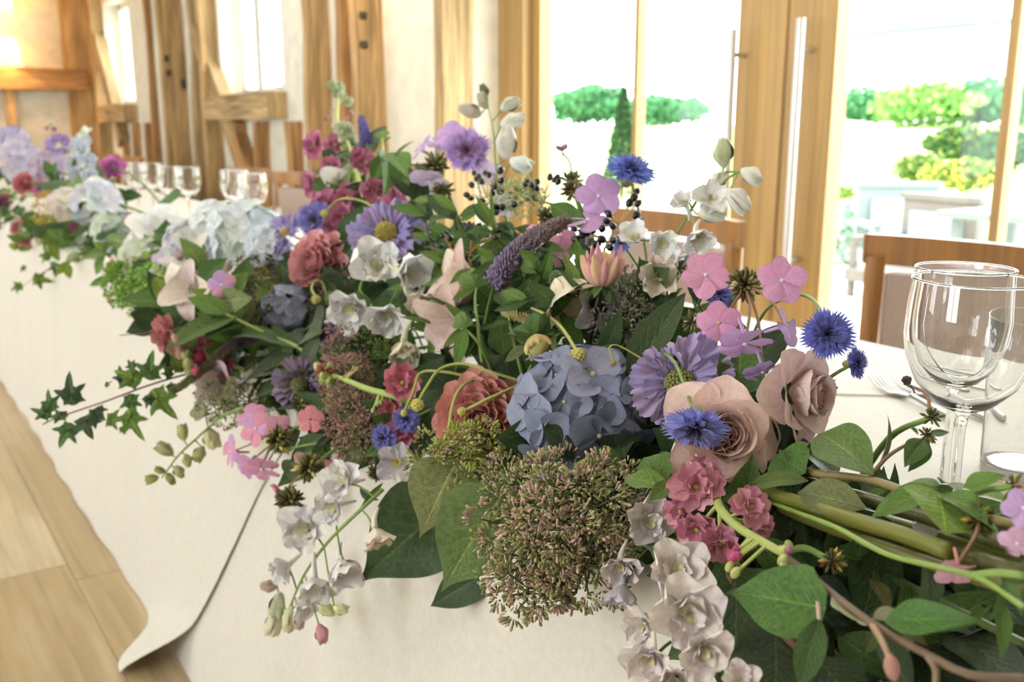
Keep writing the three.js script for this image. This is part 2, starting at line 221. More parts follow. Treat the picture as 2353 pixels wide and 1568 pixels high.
function budMesh(g, p, d, hex, o = {}) {       // ovoid flower bud, d is where its tip points
  const s = p[3], b = lathe([[.001, 0], [.12, .03], [.26, .18], [.34, .42], [.3, .68], [.17, .9], [.02, 1]].map((q) => [q[0] * (o.w ?? 1), q[1]]), 12); b.scale(s * .94, s * 1.08, s * .94); b.translate(0, -s * .42, 0);
  for (let i = 0, q = b.attributes.position; i < q.count; i++) { const x = q.getX(i), z = q.getZ(i), a = Math.atan2(z, x), k = 1 + .06 * Math.cos(a * 4); q.setX(i, x * k); q.setZ(i, z * k); } b.computeVertexNormals();
  const l = [b]; if (s > .012) for (let i = 0; i < 4; i++) { const c = pv('budp', { w: .62, prof: 'ell', cup: .42, bend: 1.35, tip: 0, nu: 6, nv: 8 }).clone(); c.applyMatrix4(petalMat(i * 1.5708 + .3, .78, s * .06, 0, s * 1.16, .12)); c.rotateX(-Math.PI / 2); c.translate(0, -s * .44, 0); l.push(c); }
  const m = part(g, 'bud', merge(l), Object.assign(solidM(hex, .65), { side: THREE.DoubleSide })); m.position.copy(loc2(g, p)); m.quaternion.setFromUnitVectors(V(0, 1, 0), A(d).normalize()); return m;
}
function delphinium(label, stem, florets, buds, hexes, o = {}) {
  const g = thing('delphinium', label, 'flower', stem[0]), S = stem.map((q) => loc2(g, q)); part(g, 'stem', tube(S, o.r ?? .0026, (o.r ?? .0026) * .55, 7, 6), o.sm ?? G.stem);
  const near = (q) => { let b = S[0], bd = 9; const c = new THREE.CatmullRomCurve3(S, false, 'centripetal'); for (let i = 0; i <= 30; i++) { const w = c.getPoint(i / 30), dd = w.distanceTo(q); if (dd < bd) { bd = dd; b = w; } } return b; };
  for (const [p, d, e] of florets) { delphFloret(g, p, d, e?.hexes ?? hexes, { ...o, ...e }); const q = loc2(g, p), b = near(q); if (b.distanceTo(q) > .012) part(g, 'flower_stalk', tube([b, b.clone().lerp(q, .5).add(V(0, .004, 0)), q.clone().lerp(b, .12)], .0011, .0011, 5, 3), o.sm ?? G.stem); }
  for (const [p, d, hex] of buds) { budMesh(g, p, d, hex ?? o.bud ?? '#c9ccae'); const q = loc2(g, p).addScaledVector(A(d).normalize(), -p[3] * .38), b = near(q); if (b.distanceTo(q) > .006) part(g, 'flower_stalk', tube([b, b.clone().lerp(q, .6).add(V(0, -.002, 0)), q], .0010, .0010, 5, 3), o.sm ?? G.stem); }
  return g;
}
// stock: a thick stem, ruffled double florets, a tip of pale buds
function stockFloret(g, p, d, hexes, o = {}) {
  const f = grp(g, 'floret', loc2(g, p), d, rr(0, 6)), s = p[3] / 2, P = { w: 1.0, prof: 'obov', cup: .22, bend: .3, ruf: .12, freq: 4, tip: .1, notch: .12, nu: 9, nv: 7 };
  ring(f, 'petal', 'stock', P, hexes.map((h) => petalM(h)), 6, 1.25, s * .08, -s * .1, s, .35); ring(f, 'petal', 'stock', P, hexes.map((h) => petalM(h)), 5, .75, s * .06, 0, s * .72, .35, .4);
  part(f, 'eye', new THREE.IcosahedronGeometry(s * .13, 1).translate(0, 0, s * .12), solidM('#c3c06a', .7), 'yellow green eye'); return f;
}
function stock(label, stem, florets, buds, hexes, o = {}) {
  const g = thing('stock_flower', label, 'flower', stem[0]), S = stem.map((q) => loc2(g, q)), c = new THREE.CatmullRomCurve3(S, false, 'centripetal'); part(g, 'stem', tube(S, o.r ?? .004, (o.r ?? .004) * .7, 8, 6), o.sm ?? G.stemP);
  const near = (q) => { let b = S[0], bd = 9; for (let i = 0; i <= 30; i++) { const w = c.getPoint(i / 30), dd = w.distanceTo(q); if (dd < bd) { bd = dd; b = w; } } return b; };
  for (const [p, d] of florets) { stockFloret(g, p, d, hexes); const q = loc2(g, p), b = near(q); if (b.distanceTo(q) > .01) part(g, 'flower_stalk', tube([b, b.clone().lerp(q, .5), q], .0016, .0013, 5, 3), G.stemP); }
  for (const [p, n, hex, sp] of buds) { for (let i = 0; i < n; i++) { const a = i * 2.4, r = p[3] * Math.sqrt(i / n) * .5, q = [p[0] + Math.cos(a) * r + rr(-.002, .002), p[1] + Math.sin(a) * r * .8 - r * .3, p[2] + Math.sin(a * 1.7) * r], d = [Math.cos(a) * .6 * (sp ?? 1), 1, Math.sin(a) * .6]; budMesh(g, [...q, p[3] * rr(.34, .48)], d, Array.isArray(hex) ? hex[i % hex.length] : hex ?? '#bcc48c', { w: 1.15 }); const e = V(q[0], q[1], q[2]); const b0 = near(loc(g, q)); part(g, 'flower_stalk', tube([b0, loc(g, q).lerp(b0, .4), loc(g, q)], .0012, .0012, 5, 2), G.stemP); } }
  return g;
}
// a trumpet bell with five flared lobes, seen mostly from the side
function bell(label, p, d, hexes, o = {}) {
  const g = head('bellflower', label, 'flower', p, d, o.spin ?? 0), s = p[3];
  for (let i = 0; i < 5; i++) setM(part(g, 'petal', pv('bell' + (o.flare ?? 0), { w: .82, prof: 'broad', cup: .3, bend: -(.5 + (o.flare ?? 0)), ruf: .03, tip: .25, nu: 8, nv: 10 }), petalM(hexes[i % hexes.length])), petalMat(i * 1.2566, .42, s * .10, -s * .5, s * rr(.95, 1.08)));
  const c = lathe([[.001, -.62], [.09, -.6], [.15, -.5], [.14, -.38]].map((q) => [q[0] * s, q[1] * s]), 10); c.rotateX(Math.PI / 2); c.translate(0, 0, 0); part(g, 'calyx', c, G.mid);
  for (let i = 0; i < 5; i++) setM(part(g, 'sepal', leafGeo('lance'), G.bright), petalMat(i * 1.2566 + .6, .55, s * .12, -s * .52, s * (o.sep ?? .34)));
  stemTo(g, g.position.clone().add(A(d).normalize().multiplyScalar(-s * .5)), .002, o.to); return g;
}
// berries on branching stalks
const berryGeo = (() => { const b = new THREE.SphereGeometry(1, 12, 9); b.scale(.86, 1.15, .86); return b; })(), tipGeo = new THREE.ConeGeometry(.24, .5, 6).translate(0, 1.28, 0);
function berries(label, root, list, hex, stalk, r = .0042, o = {}) {
  const g = thing('berry_sprig', label, 'berries', root), m = solidM(hex, .24), ms = solidM(stalk, .6), c = V(0, 0, 0); let mid = V(0, 0, 0); list.forEach((q) => mid.add(loc2(g, q))); mid.multiplyScalar(1 / list.length);
  const hub = mid.clone().lerp(c, .55); part(g, 'stem', tube([c, c.clone().lerp(hub, .5).add(V(0, .004, .003)), hub], .0018, .0014, 6, 4), ms);
  const hubs = []; for (let k = 0; k < 4; k++) { const h = hub.clone().lerp(loc2(g, list[Math.floor((k + .5) / 4 * list.length)]), .5); hubs.push(h); part(g, 'branch', tube([hub, hub.clone().lerp(h, .5).add(V(rr(-.003, .003), .002, 0)), h], .0012, .001, 5, 3), ms); }
  list.forEach((q, i) => { const e = loc2(g, q); const b = part(g, 'berry', berryGeo, m); b.position.copy(e); const h = hubs.slice().sort((a, z) => a.distanceTo(e) - z.distanceTo(e))[0], up = e.clone().sub(h).normalize(); b.quaternion.setFromUnitVectors(V(0, 1, 0), up); b.scale.setScalar(r * rr(.85, 1.15)); const t = part(b, 'tip', tipGeo, m); part(g, 'stalk', tube([h, h.clone().lerp(e, .55).add(V(rr(-.002, .002), rr(-.001, .003), 0)), e], .0007, .0006, 4, 3), ms); });
  return g;
}
// clouds of tiny buds on a branching head (joe-pye weed, sedum): hundreds of buds nobody could count
const tinyGeo = (() => { const b = lathe([[.001, 0], [.10, .06], [.13, .4], [.24, .68], [.2, .92], [.01, 1.05]], 5); return b; })();
function fuzz(label, p, list, hexes, o = {}) {
  const g = thing('joe_pye_weed', label, 'flower', p), buds = [], st = [];
  const q = new THREE.Quaternion(), root = o.root ? loc2(g, o.root) : V(-.03, -.02, -.09);
  for (const [c, axes, n, L] of list) {
    const ce = loc2(g, c), back = ce.clone().add(loc(g, [g.position.x, g.position.y, g.position.z])).lerp(root, .35);
    for (let k = 0; k < 9; k++) { const e = V(rr(-1, 1), rr(-1, 1), rr(-1, 1)).normalize().multiply(V(axes[0], axes[1], axes[2])).multiplyScalar(.8).add(ce); st.push(tube([back, back.clone().lerp(e, .5).add(V(0, .003, 0)), e], .0011, .0006, 4, 3)); }
    st.push(tube([root, root.clone().lerp(back, .5), back], .0022, .0016, 5, 3));
    const m_ = Math.max(5, Math.round(n / 24)), ax = V(axes[0], axes[1], axes[2]);
    for (let q = 0; q < m_; q++) { const u = 1 - 2 * (q + .5) / m_, a = q * 2.39996 + rr(-.4, .4), w = V(Math.sqrt(1 - u * u) * Math.cos(a), u, Math.sqrt(1 - u * u) * Math.sin(a)).multiplyScalar(rr(.62, 1.02)), tone = rnd(); for (let i = 0; i < 32 * (o.dense ?? 1); i++) { const h = V(rr(-1, 1), rr(-1, 1), rr(-1, 1)).normalize().addScaledVector(w, .9).normalize(), e = w.clone().multiply(ax).addScaledVector(h, rr(.55, 1) * .34 * (ax.x + ax.y) * .5).add(ce); buds.push([e, h.add(V(rr(-.3, .3), rr(-.3, .3), rr(-.3, .3))).normalize(), L * rr(.55, 1.1), tone]); } const b0 = w.clone().multiply(ax).multiplyScalar(.3).add(ce), b1 = w.clone().multiply(ax).add(ce); st.push(tube([b0, b0.clone().lerp(b1, .5), b1], .0011, .0007, 4, 2)); }
  }
  const im = new THREE.InstancedMesh(tinyGeo, new THREE.MeshStandardMaterial({ name: 'tiny_buds', color: '#ffffff', roughness: .8 }), buds.length), m = new THREE.Matrix4(), cols = hexes.map((h) => new THREE.Color(h));
  buds.forEach(([e, d, L, tone], i) => { q.setFromUnitVectors(V(0, 1, 0), d); m.compose(e, q, V(L * .8, L, L * .8)); im.setMatrixAt(i, m); im.setColorAt(i, cols[Math.floor((.55 * tone + .45 * rnd()) * cols.length)]); });
  im.name = 'bud_haze'; im.userData.kind = 'stuff'; g.add(im); part(g, 'stalks', merge(st), solidM(o.stalk ?? '#5a6a35', .6)); return g;
}
// a tapering spike of tiny buds (veronica, lavender)
function spike(label, path, r0, r1, hexes, o = {}) {
  const g = thing(o.name ?? 'veronica', label, 'flower', path[0]), S = path.map((q) => loc2(g, q)), c = new THREE.CatmullRomCurve3(S, false, 'centripetal'); part(g, 'stem', tube(S, .0022, .001, 6, 6), o.sm ?? G.stem);
  const n = Math.round((o.n ?? 420) * 1.9), im = new THREE.InstancedMesh(tinyGeo, new THREE.MeshStandardMaterial({ name: 'tiny_buds', color: '#ffffff', roughness: .8 }), n), m = new THREE.Matrix4(), q = new THREE.Quaternion(), cols = hexes.map((h) => new THREE.Color(h));
  for (let i = 0; i < n; i++) { const f = i / n, t = (o.from ?? .25) + (1 - (o.from ?? .25)) * f, pp = c.getPoint(t), tg = c.getTangent(t), a = i * 2.39996, x = V(0, 1, 0).cross(tg).normalize(), y = tg.clone().cross(x), R = (r0 + (r1 - r0) * f) * rr(.75, 1.05), d = x.multiplyScalar(Math.cos(a)).addScaledVector(y, Math.sin(a)).addScaledVector(tg, .75).normalize(); q.setFromUnitVectors(V(0, 1, 0), d); const L = R * .62 + .001; m.compose(pp.addScaledVector(d, R * .5 * rr(.6, 1.1)), q, V(L * .8, L, L * .8)); im.setMatrixAt(i, m); const k = f * cols.length + rr(-.8, .8); im.setColorAt(i, cols[Math.max(0, Math.min(cols.length - 1, Math.floor(k)))]); }
  im.name = 'bud_spike'; im.userData.kind = 'stuff'; g.add(im); return g;
}
// a cut twig with leaves: stem path, leaves as [foot, tip, facing, kind, material, width]
function twig(name, label, stem, leaves, o = {}) {
  const g = thing(name, label, o.cat ?? 'foliage', stem[0], o.group); part(g, 'stem', tube(stem.map((q) => loc2(g, q)), o.r ?? .0022, (o.r ?? .0022) * (o.taper ?? .6), 7, 6), o.sm ?? G.stem);
  for (const [a, b, d, kind, mat, w, lab] of leaves) { const m = leafMesh(g, 'leaf', kind === 'ivy' ? IVY[Math.floor(rnd() * 3)] : leafGeo(kind ?? 'ovate'), mat ?? G.mid, loc2(g, a), loc2(g, b), A(d ?? VIEW.toArray()), w ?? 1); if (lab) m.userData.label = lab; }
  return g;
}
// a nodding knob on a bent stem
function knob(label, path, s, d, hex = '#c9c06a', o = {}) {
  const g = thing('scabious_bud', label, 'flower bud', path[0]), S = path.map((q) => loc2(g, q)); part(g, 'stem', tube(S, o.r ?? .0016, o.r ?? .0017, 7, 8), o.sm ?? solidM('#a5ab5c', .6));
  const c = []; for (let i = 0; i < 46; i++) { const f = (i + .5) / 46, a = i * 2.39996, th = Math.acos(1 - 2 * f), b = new THREE.IcosahedronGeometry(s * .1, 0); b.translate(Math.sin(th) * Math.cos(a) * s * .5, Math.cos(th) * s * .5, Math.sin(th) * Math.sin(a) * s * .5); c.push(b); } c.push(new THREE.SphereGeometry(s * .5, 10, 8).toNonIndexed());
  const h = part(g, 'bud', merge(c), solidM(hex, .7)); h.position.copy(S[S.length - 1]).addScaledVector(A(d).normalize(), s * .35); h.quaternion.setFromUnitVectors(V(0, 1, 0), A(d).normalize());
  for (let i = 0; i < 6; i++) leafMesh(g, 'bract', leafGeo('lance'), G.bright, S[S.length - 1].clone(), S[S.length - 1].clone().add(V(Math.cos(i * 1.05) * s * .6, rr(-.1, .1) * s, Math.sin(i * 1.05) * s * .6).addScaledVector(A(d), s * .25)), V(0, 1, 0), .8); return g;
}

// ---------- the room ----------
const timberTex = tex(512, 1024, (u, v) => { const g = fbm(u * 40, v * 5, 11, 4, 40, 5), k = fbm(u * 9, v * 3, 17, 4, 9, 3), f = fbm(u * 150, v * 14, 19, 2, 150, 14), m = .55 + .42 * (g - .35) + .34 * (k - .45) + .2 * (f - .4), d = sstep(.60, .78, fbm(u * 22, v * 2, 23, 3, 22, 2)) * .3; return [m * 1.04 - d * .5 + .08, m * .95 - d * .48 + .06, m * .80 - d * .42 + .03]; });
const oakTex = tex(512, 1024, (u, v) => { const w = u + .03 * fbm(u * 4, v * 3, 31, 3, 4, 3), g = fbm(w * 60, v * 3, 33, 3, 60, 3), k = fbm(u * 8, v * 2, 35, 3, 8, 2), m = .62 + .16 * (g - .45) + .2 * (k - .45); return [m * 1.08, m * .97, m * .78]; });
const floorTex = tex(512, 1024, (u, v) => { const w = u + .06 * fbm(u * 3, v * 2, 41, 3, 3, 2), r = Math.abs(Math.sin(w * 34 + 3 * fbm(u * 4, v * 3, 45, 3, 4, 3))), g = fbm(w * 70, v * 6, 43, 3, 70, 6), wear = sstep(.46, .62, fbm(u * 5, v * 4, 47, 4, 5, 4)), m = .74 + .12 * (g - .45) - .06 * (1 - r) ** 4; return [m * 1.02 + wear * .05, m * .98 + wear * .06, m * .88 + wear * .09]; });
const plasterTex = tex(256, 256, (u, v) => .86 + .14 * fbm(u * 16, v * 16, 51, 4, 16, 16));
const weaveTex = tex(256, 256, (u, v) => .84 + .06 * Math.sin(u * 402) * Math.sin(v * 402) + .06 * fbm(u * 32, v * 32, 55, 3, 32, 32));
const rep = (t, x, y) => { const c = t.clone(); c.repeat.set(x, y); c.needsUpdate = true; return c; };
const T = {
  timber: new THREE.MeshStandardMaterial({ name: 'old_oak_timber', color: '#ffeccc', map: rep(timberTex, 2.4, .8), roughness: .85, bumpMap: rep(timberTex, 2.4, .8), bumpScale: .012 }),
  timberG: new THREE.MeshStandardMaterial({ name: 'grey_timber', color: '#f2e6cf', map: rep(timberTex, 2.4, .8), roughness: .85, bumpMap: rep(timberTex, 2.4, .8), bumpScale: .01 }),
  timberR: new THREE.MeshStandardMaterial({ name: 'red_brown_timber', color: '#ecc8a0', map: rep(timberTex, 2.4, .8), roughness: .8, bumpMap: rep(timberTex, 2.4, .8), bumpScale: .01 }),
  oak: new THREE.MeshStandardMaterial({ name: 'door_oak', color: '#ffe6b2', map: rep(oakTex, 1.6, .6), roughness: .45 }),
  chair: new THREE.MeshStandardMaterial({ name: 'chair_beech', color: '#e6b271', map: rep(oakTex, 3, 1), roughness: .35 }),
  pad: new THREE.MeshStandardMaterial({ name: 'chair_fabric', color: '#c9b3a8', map: rep(weaveTex, 6, 6), roughness: .95 }),
  plaster: new THREE.MeshStandardMaterial({ name: 'cream_plaster', color: '#efeada', map: rep(plasterTex, .8, .8), roughness: .95, bumpMap: rep(plasterTex, 1.5, 1.5), bumpScale: .004 }),
  white: new THREE.MeshStandardMaterial({ name: 'white_paint', color: '#d8d6ce', map: rep(plasterTex, 2, 2), roughness: .6 }),
  pane: new THREE.MeshPhysicalMaterial({ name: 'window_glass', color: '#ffffff', roughness: 0, transmission: 1, thickness: 0, ior: 1.5, specularIntensity: .22 }),
  steel: new THREE.MeshStandardMaterial({ name: 'brushed_steel', color: '#c9c8c6', metalness: .9, roughness: .35 }),
  cutlery: new THREE.MeshStandardMaterial({ name: 'cutlery_steel', color: '#b9b9b9', metalness: 1, roughness: .18 }),
  cloth: new THREE.MeshPhysicalMaterial({ name: 'table_linen', color: '#ece8df', map: rep(weaveTex, 5, 5), roughness: .8, sheen: .25, sheenRoughness: .6, side: THREE.DoubleSide }),
  glass: new THREE.MeshPhysicalMaterial({ name: 'clear_glass', color: '#ffffff', roughness: 0, transmission: 1, thickness: .003, ior: 1.5 }),
  bead: new THREE.MeshStandardMaterial({ name: 'iron_peg', color: '#4a3b2c', roughness: .8 }),
};
const X0 = -11.7, X1 = 2.6, ZB = -2.4, ZF = 3.6, TOP = 2.95;
// floor of separate oak boards over a slab
const floor = struct('floor', bx(X0 - .2, X1 + .2, -.14, -.022, -2.75, ZF + .2, 'x'), T.oak);
{ const tints = ['#fbeacd', '#f4e0c0', '#f7e5c8', '#fff0d8', '#f0dcbe'].map((c) => new THREE.MeshStandardMaterial({ name: 'floor_oak', color: c, map: rep(floorTex, 1.4, .5), roughness: .42, bumpMap: rep(floorTex, 1.4, .5), bumpScale: .0012 })); let k = 0;
  for (let j = 0, z = -2.75; z < ZF + .2; z += .24, j++) for (let x = X0 - .2 - hash(j, 1, 3) * 2.2; x < X1 + .2; x += 2.6) { const a = Math.max(x, X0 - .2), b = Math.min(x + 2.597, X1 + .2); if (b - a > .02) { const pl = part(floor, 'floorboard', bx(a, b, -.021, hash(j, k, 8) * .0006 - .0006, z, z + .2385, 'x', 0, 0, k), tints[Math.floor(hash(j, k, 5) * 5)]); k++; } } }
const SX0 = -6.2, SX1 = .7, SZ0 = -2.0, SZ1 = -1.66;           // long narrow rooflight, added out of view to brighten the table top
struct('ceiling', merge([bx(X0 - .2, X1 + .2, TOP, TOP + .2, SZ1, ZF + .2), bx(X0 - .2, X1 + .2, TOP, TOP + .2, -2.9, SZ0), bx(X0 - .2, SX0, TOP, TOP + .2, SZ0, SZ1), bx(SX1, X1 + .2, TOP, TOP + .2, SZ0, SZ1)]), T.plaster);
{ const g = new THREE.Group(); g.name = 'window_9'; g.userData.kind = 'structure'; scene.add(g); part(g, 'pane', bx(SX0, SX1, TOP + .1, TOP + .106, SZ0, SZ1), T.pane); }
struct('wall_left', bx(X0 - .25, X0, 0, TOP, ZB - .4, ZF + .2), T.plaster);
struct('wall_right', bx(X1, X1 + .25, 0, TOP, ZB - .4, ZF + .2), T.plaster);
// back wall: plaster with two windows and the wide door opening
const W1 = [-11.1212, -10.0701], W2 = [-7.3981, -6.1743], DX0 = -3.92, DX1 = -.62, WB = 1.33, WT = 2.35, DT = 2.2, ZBB = -2.72;
{ const p = [bx(X0, W1[0], 0, TOP, ZBB, ZB), bx(W1[1], W2[0], 0, TOP, ZBB, ZB), bx(W2[1], DX0, 0, TOP, ZBB, ZB), bx(DX1, X1, 0, TOP, ZBB, ZB), bx(DX0, DX1, DT, TOP, ZBB, ZB)];
  for (const w of [W1, W2]) p.push(bx(w[0], w[1], 0, WB, ZBB, ZB), bx(w[0], w[1], WT, TOP, ZBB, ZB)); 
  const wall = struct('wall_back', merge(p), T.plaster);
  let sd = 3; const post = (pl, pr, y0, y1, m, pr2 = .13) => part(wall, 'timber_post', bx(wx1(pl, ZB + pr2), Math.max(wx1(pl, ZB + pr2) + .08, wx1(pr, ZB)), y0, y1, ZB - .02, ZB + pr2, 'y', 14, .022, sd++), m);
  function wx1(px, z) { const t = PXT, i = t.findIndex((q) => q[0] >= px), a = t[Math.max(0, i - 1)], b = t[Math.max(1, i)]; return (a[1] + (b[1] - a[1]) * (px - a[0]) / (b[0] - a[0])) * z; }
  var PXT; PXT = [[160, 5.5417], [212, 4.9938], [248, 4.6677], [268, 4.5023], [300, 4.2579], [340, 3.983], [365, 3.8263], [400, 3.6237], [430, 3.4641], [465, 3.2921], [500, 3.1339], [560, 2.8902], [605, 2.7269], [645, 2.5938], [690, 2.456], [735, 2.3293], [775, 2.225], [800, 2.1634], [878, 1.987], [1000, 1.7511], [1070, 1.6337]];
  post(216, 247, 0, TOP, T.timber); post(268, 284, 0, 1.15, T.timberR, .06); post(297, 308, 0, 1.15, T.timberR, .05); post(322, 340, 0, 1.15, T.timberR, .07); post(340, 352, 0, TOP, T.timberR, .06);
  const big = post(366, 430, 0, TOP, T.timber, .2); post(462, 499, 0, TOP, T.timber, .12); post(438, 452, 0, TOP, T.timberG, .05);
  post(533, 560, 0, 1.15, T.timberR, .07); post(578, 605, 0, 1.15, T.timberR, .08); post(645, 688, 0, 1.15, T.timberR, .08); post(697, 735, 0, TOP, T.timber, .14); post(775, 804, 0, TOP, T.timberR, .08); post(803, 877, 0, TOP, T.timber, .17); post(1000, 1068, 0, TOP, T.timberG, .14);
  const brace = (a, b, w, m) => { const d = Math.hypot(b[0] - a[0], b[1] - a[1]), g = bx(-w / 2, w / 2, 0, d, 0, .1, 'y', 10, .02, sd++), q = part(wall, 'timber_brace', g, m); q.position.set(a[0], a[1], ZB - .01); q.rotation.z = -Math.atan2(b[0] - a[0], b[1] - a[1]); };
  brace([-7.0014,.9974,-2.35], [-7.7831,1.8378,-2.35], .16, T.timberG); brace([-10.4705,.9479,-2.35], [-11.2647,2.1043,-2.35], .16, T.timberG); brace([-6.7723,.7288,-2.35], [-7.1284,1.188,-2.35], .2, T.timberR);
  for (const q of [[-8.1472,1.643,-2.2], [-8.1155,1.5316,-2.2], [-7.721,1.4217,-2.2], [-7.7268,1.4444,-2.2]]) { const c = new THREE.CylinderGeometry(.025, .028, .03, 10); c.rotateX(Math.PI / 2); c.translate(q[0], q[1], -2.205); part(wall, 'peg', c, T.bead); }
  for (const q of [[-4.6109,1.5196,-2.23], [-4.6103,1.6594,-2.23]]) { const c = new THREE.CylinderGeometry(.02, .022, .03, 10); c.rotateX(Math.PI / 2); c.translate(q[0], q[1], -2.225); part(wall, 'peg', c, T.bead); }
  // windows
  [W1, W2].forEach((w, i) => {
    const f = .055, z0 = -2.6, z1 = -2.54, l = w[0] + .04, r = w[1] - .02, mid = i ? -6.9271 : -10.4972, fr = [bx(l, l + f, WB, WT, z0, z1), bx(r - f, r, WB, WT, z0, z1), bx(l, r, WB, WB + f, z0, z1), bx(l, r, WT - f, WT, z0, z1), bx(mid - .05, mid + .05, WB, WT, z0 - .01, z1 + .02)];
    const g = new THREE.Group(); g.name = 'window_' + (i + 1); g.userData.kind = 'structure'; scene.add(g);
    part(g, 'window_frame', merge(fr), T.white); part(g, 'pane', bx(l + f, mid - .05, WB + f, WT - f, -2.575, -2.570), T.pane); part(g, 'pane', bx(mid + .05, r - f, WB + f, WT - f, -2.575, -2.570), T.pane);
    part(g, 'window_sill', bx(w[0] - .06, w[1] + .05, WB - .17, WB, -2.55, ZB + .13, 'x', 8, .012, 31 + i), T.timberG);
  });
}
// glazed doors
{ const z0 = -2.70, z1 = -2.63, L = -3.72, R = -.80, mid = -2.255, sw = .19;
  const fr = new THREE.Group(); fr.name = 'trim_1'; fr.userData.kind = 'structure'; scene.add(fr);
  part(fr, 'door_frame', merge([bx(DX0 + .001, L, 0, DT, z0 - .02, z1 + .05), bx(R, DX1 - .001, 0, DT, z0 - .02, z1 + .05), bx(L, R, DT - .09, DT, z0 - .02, z1 + .05, 'x')]), T.oak);
  [[L + .004, mid - .008, 1], [mid + .008, R - .004, 0]].forEach(([a, b, left], i) => {
    const g = new THREE.Group(); g.name = 'door_' + (i + 1); g.userData.kind = 'structure'; scene.add(g); const ia = left ? a + .06 : a + sw, ib = left ? b - sw - .02 : b - .06, c = left ? -3.03 : -1.495;
    part(g, 'stile', bx(a, ia, .01, DT - .095, z0, z1), T.oak); part(g, 'stile', bx(ib, b, .01, DT - .095, z0, z1), T.oak); part(g, 'rail', bx(ia, ib, .01, .25, z0, z1, 'x'), T.oak); part(g, 'rail', bx(ia, ib, DT - .25, DT - .095, z0, z1, 'x'), T.oak);
    part(g, 'glazing_bar', bx(c - .014, c + .014, .25, DT - .25, z0 + .005, z1 - .02), T.oak); part(g, 'pane', bx(ia, c - .014, .25, DT - .25, -2.668, -2.662), T.pane); part(g, 'pane', bx(c + .014, ib, .25, DT - .25, -2.668, -2.662), T.pane);
    const hx = left ? b - .175 : a + .10, hz = -2.565, h = [tube([[hx, .60, hz], [hx, 1.0, hz], [hx, left ? 1.445 : 1.455, hz]], .016, .016, 14, 3)];
    for (const y of [.68, 1.36]) h.push(tube([[hx, y, hz], [hx, y, z1 - .004]], .009, .009, 10, 3)); part(g, 'handle', merge(h), T.steel);
  });
}
// front wall behind the camera with tall windows, and the room's lamps
{ const p = [], xs = []; let x = X0; for (let i = 0; i < 3; i++) { const a = -9.6 + i * 4, b = a + 1.6; p.push(bx(x, a, 0, TOP, ZF, ZF + .25)); p.push(bx(a, b, 0, .5, ZF, ZF + .25), bx(a, b, 2.5, TOP, ZF, ZF + .25)); xs.push([a, b]); x = b; } p.push(bx(x, X1, 0, TOP, ZF, ZF + .25)); struct('wall_front', merge(p), T.plaster);
  xs.forEach(([a, b], i) => { const g = new THREE.Group(); g.name = 'window_' + (i + 3); g.userData.kind = 'structure'; scene.add(g); const f = .07, m = (a + b) / 2; part(g, 'window_frame', merge([bx(a, a + f, .5, 2.5, ZF + .1, ZF + .16), bx(b - f, b, .5, 2.5, ZF + .1, ZF + .16), bx(a + f, b - f, .5, .5 + f, ZF + .1, ZF + .16), bx(a + f, b - f, 2.5 - f, 2.5, ZF + .1, ZF + .16), bx(m - .03, m + .03, .5 + f, 2.5 - f, ZF + .1, ZF + .16)]), T.white); part(g, 'pane', bx(a + f, m - .03, .5 + f, 2.5 - f, ZF + .128, ZF + .134), T.pane); part(g, 'pane', bx(m + .03, b - f, .5 + f, 2.5 - f, ZF + .128, ZF + .134), T.pane); }); }
const glowM = new THREE.MeshStandardMaterial({ name: 'glowing_diffuser', color: '#fff3dc', emissive: '#fff6ec', emissiveIntensity: 1.6, roughness: .6 });
for (const [i, x] of [-9.6, -6.6, -3.6, -.6].entries()) {        // square linen ceiling lamps over the floor in front of the table
  const t = thing('ceiling_lamp', ['square ceiling lamp at the far end of the room', 'second square ceiling lamp from the far end', 'third square ceiling lamp from the far end', 'square ceiling lamp nearest the flowers'][i], 'lamp', [x, TOP, 1.5]);
  part(t, 'frame', merge([bx(-.62, .62, -.09, 0, -.62, -.58), bx(-.62, .62, -.09, 0, .58, .62), bx(-.62, -.58, -.09, 0, -.58, .58), bx(.58, .62, -.09, 0, -.58, .58)]), T.oak); part(t, 'diffuser', bx(-.58, .58, -.075, -.065, -.58, .58), glowM);
  const l = new THREE.RectAreaLight('#fff6ec', PANEL_POWER, 1.14, 1.14); l.position.set(x, TOP - .085, 1.5); l.lookAt(x, 0, 1.5); scene.add(l);
}
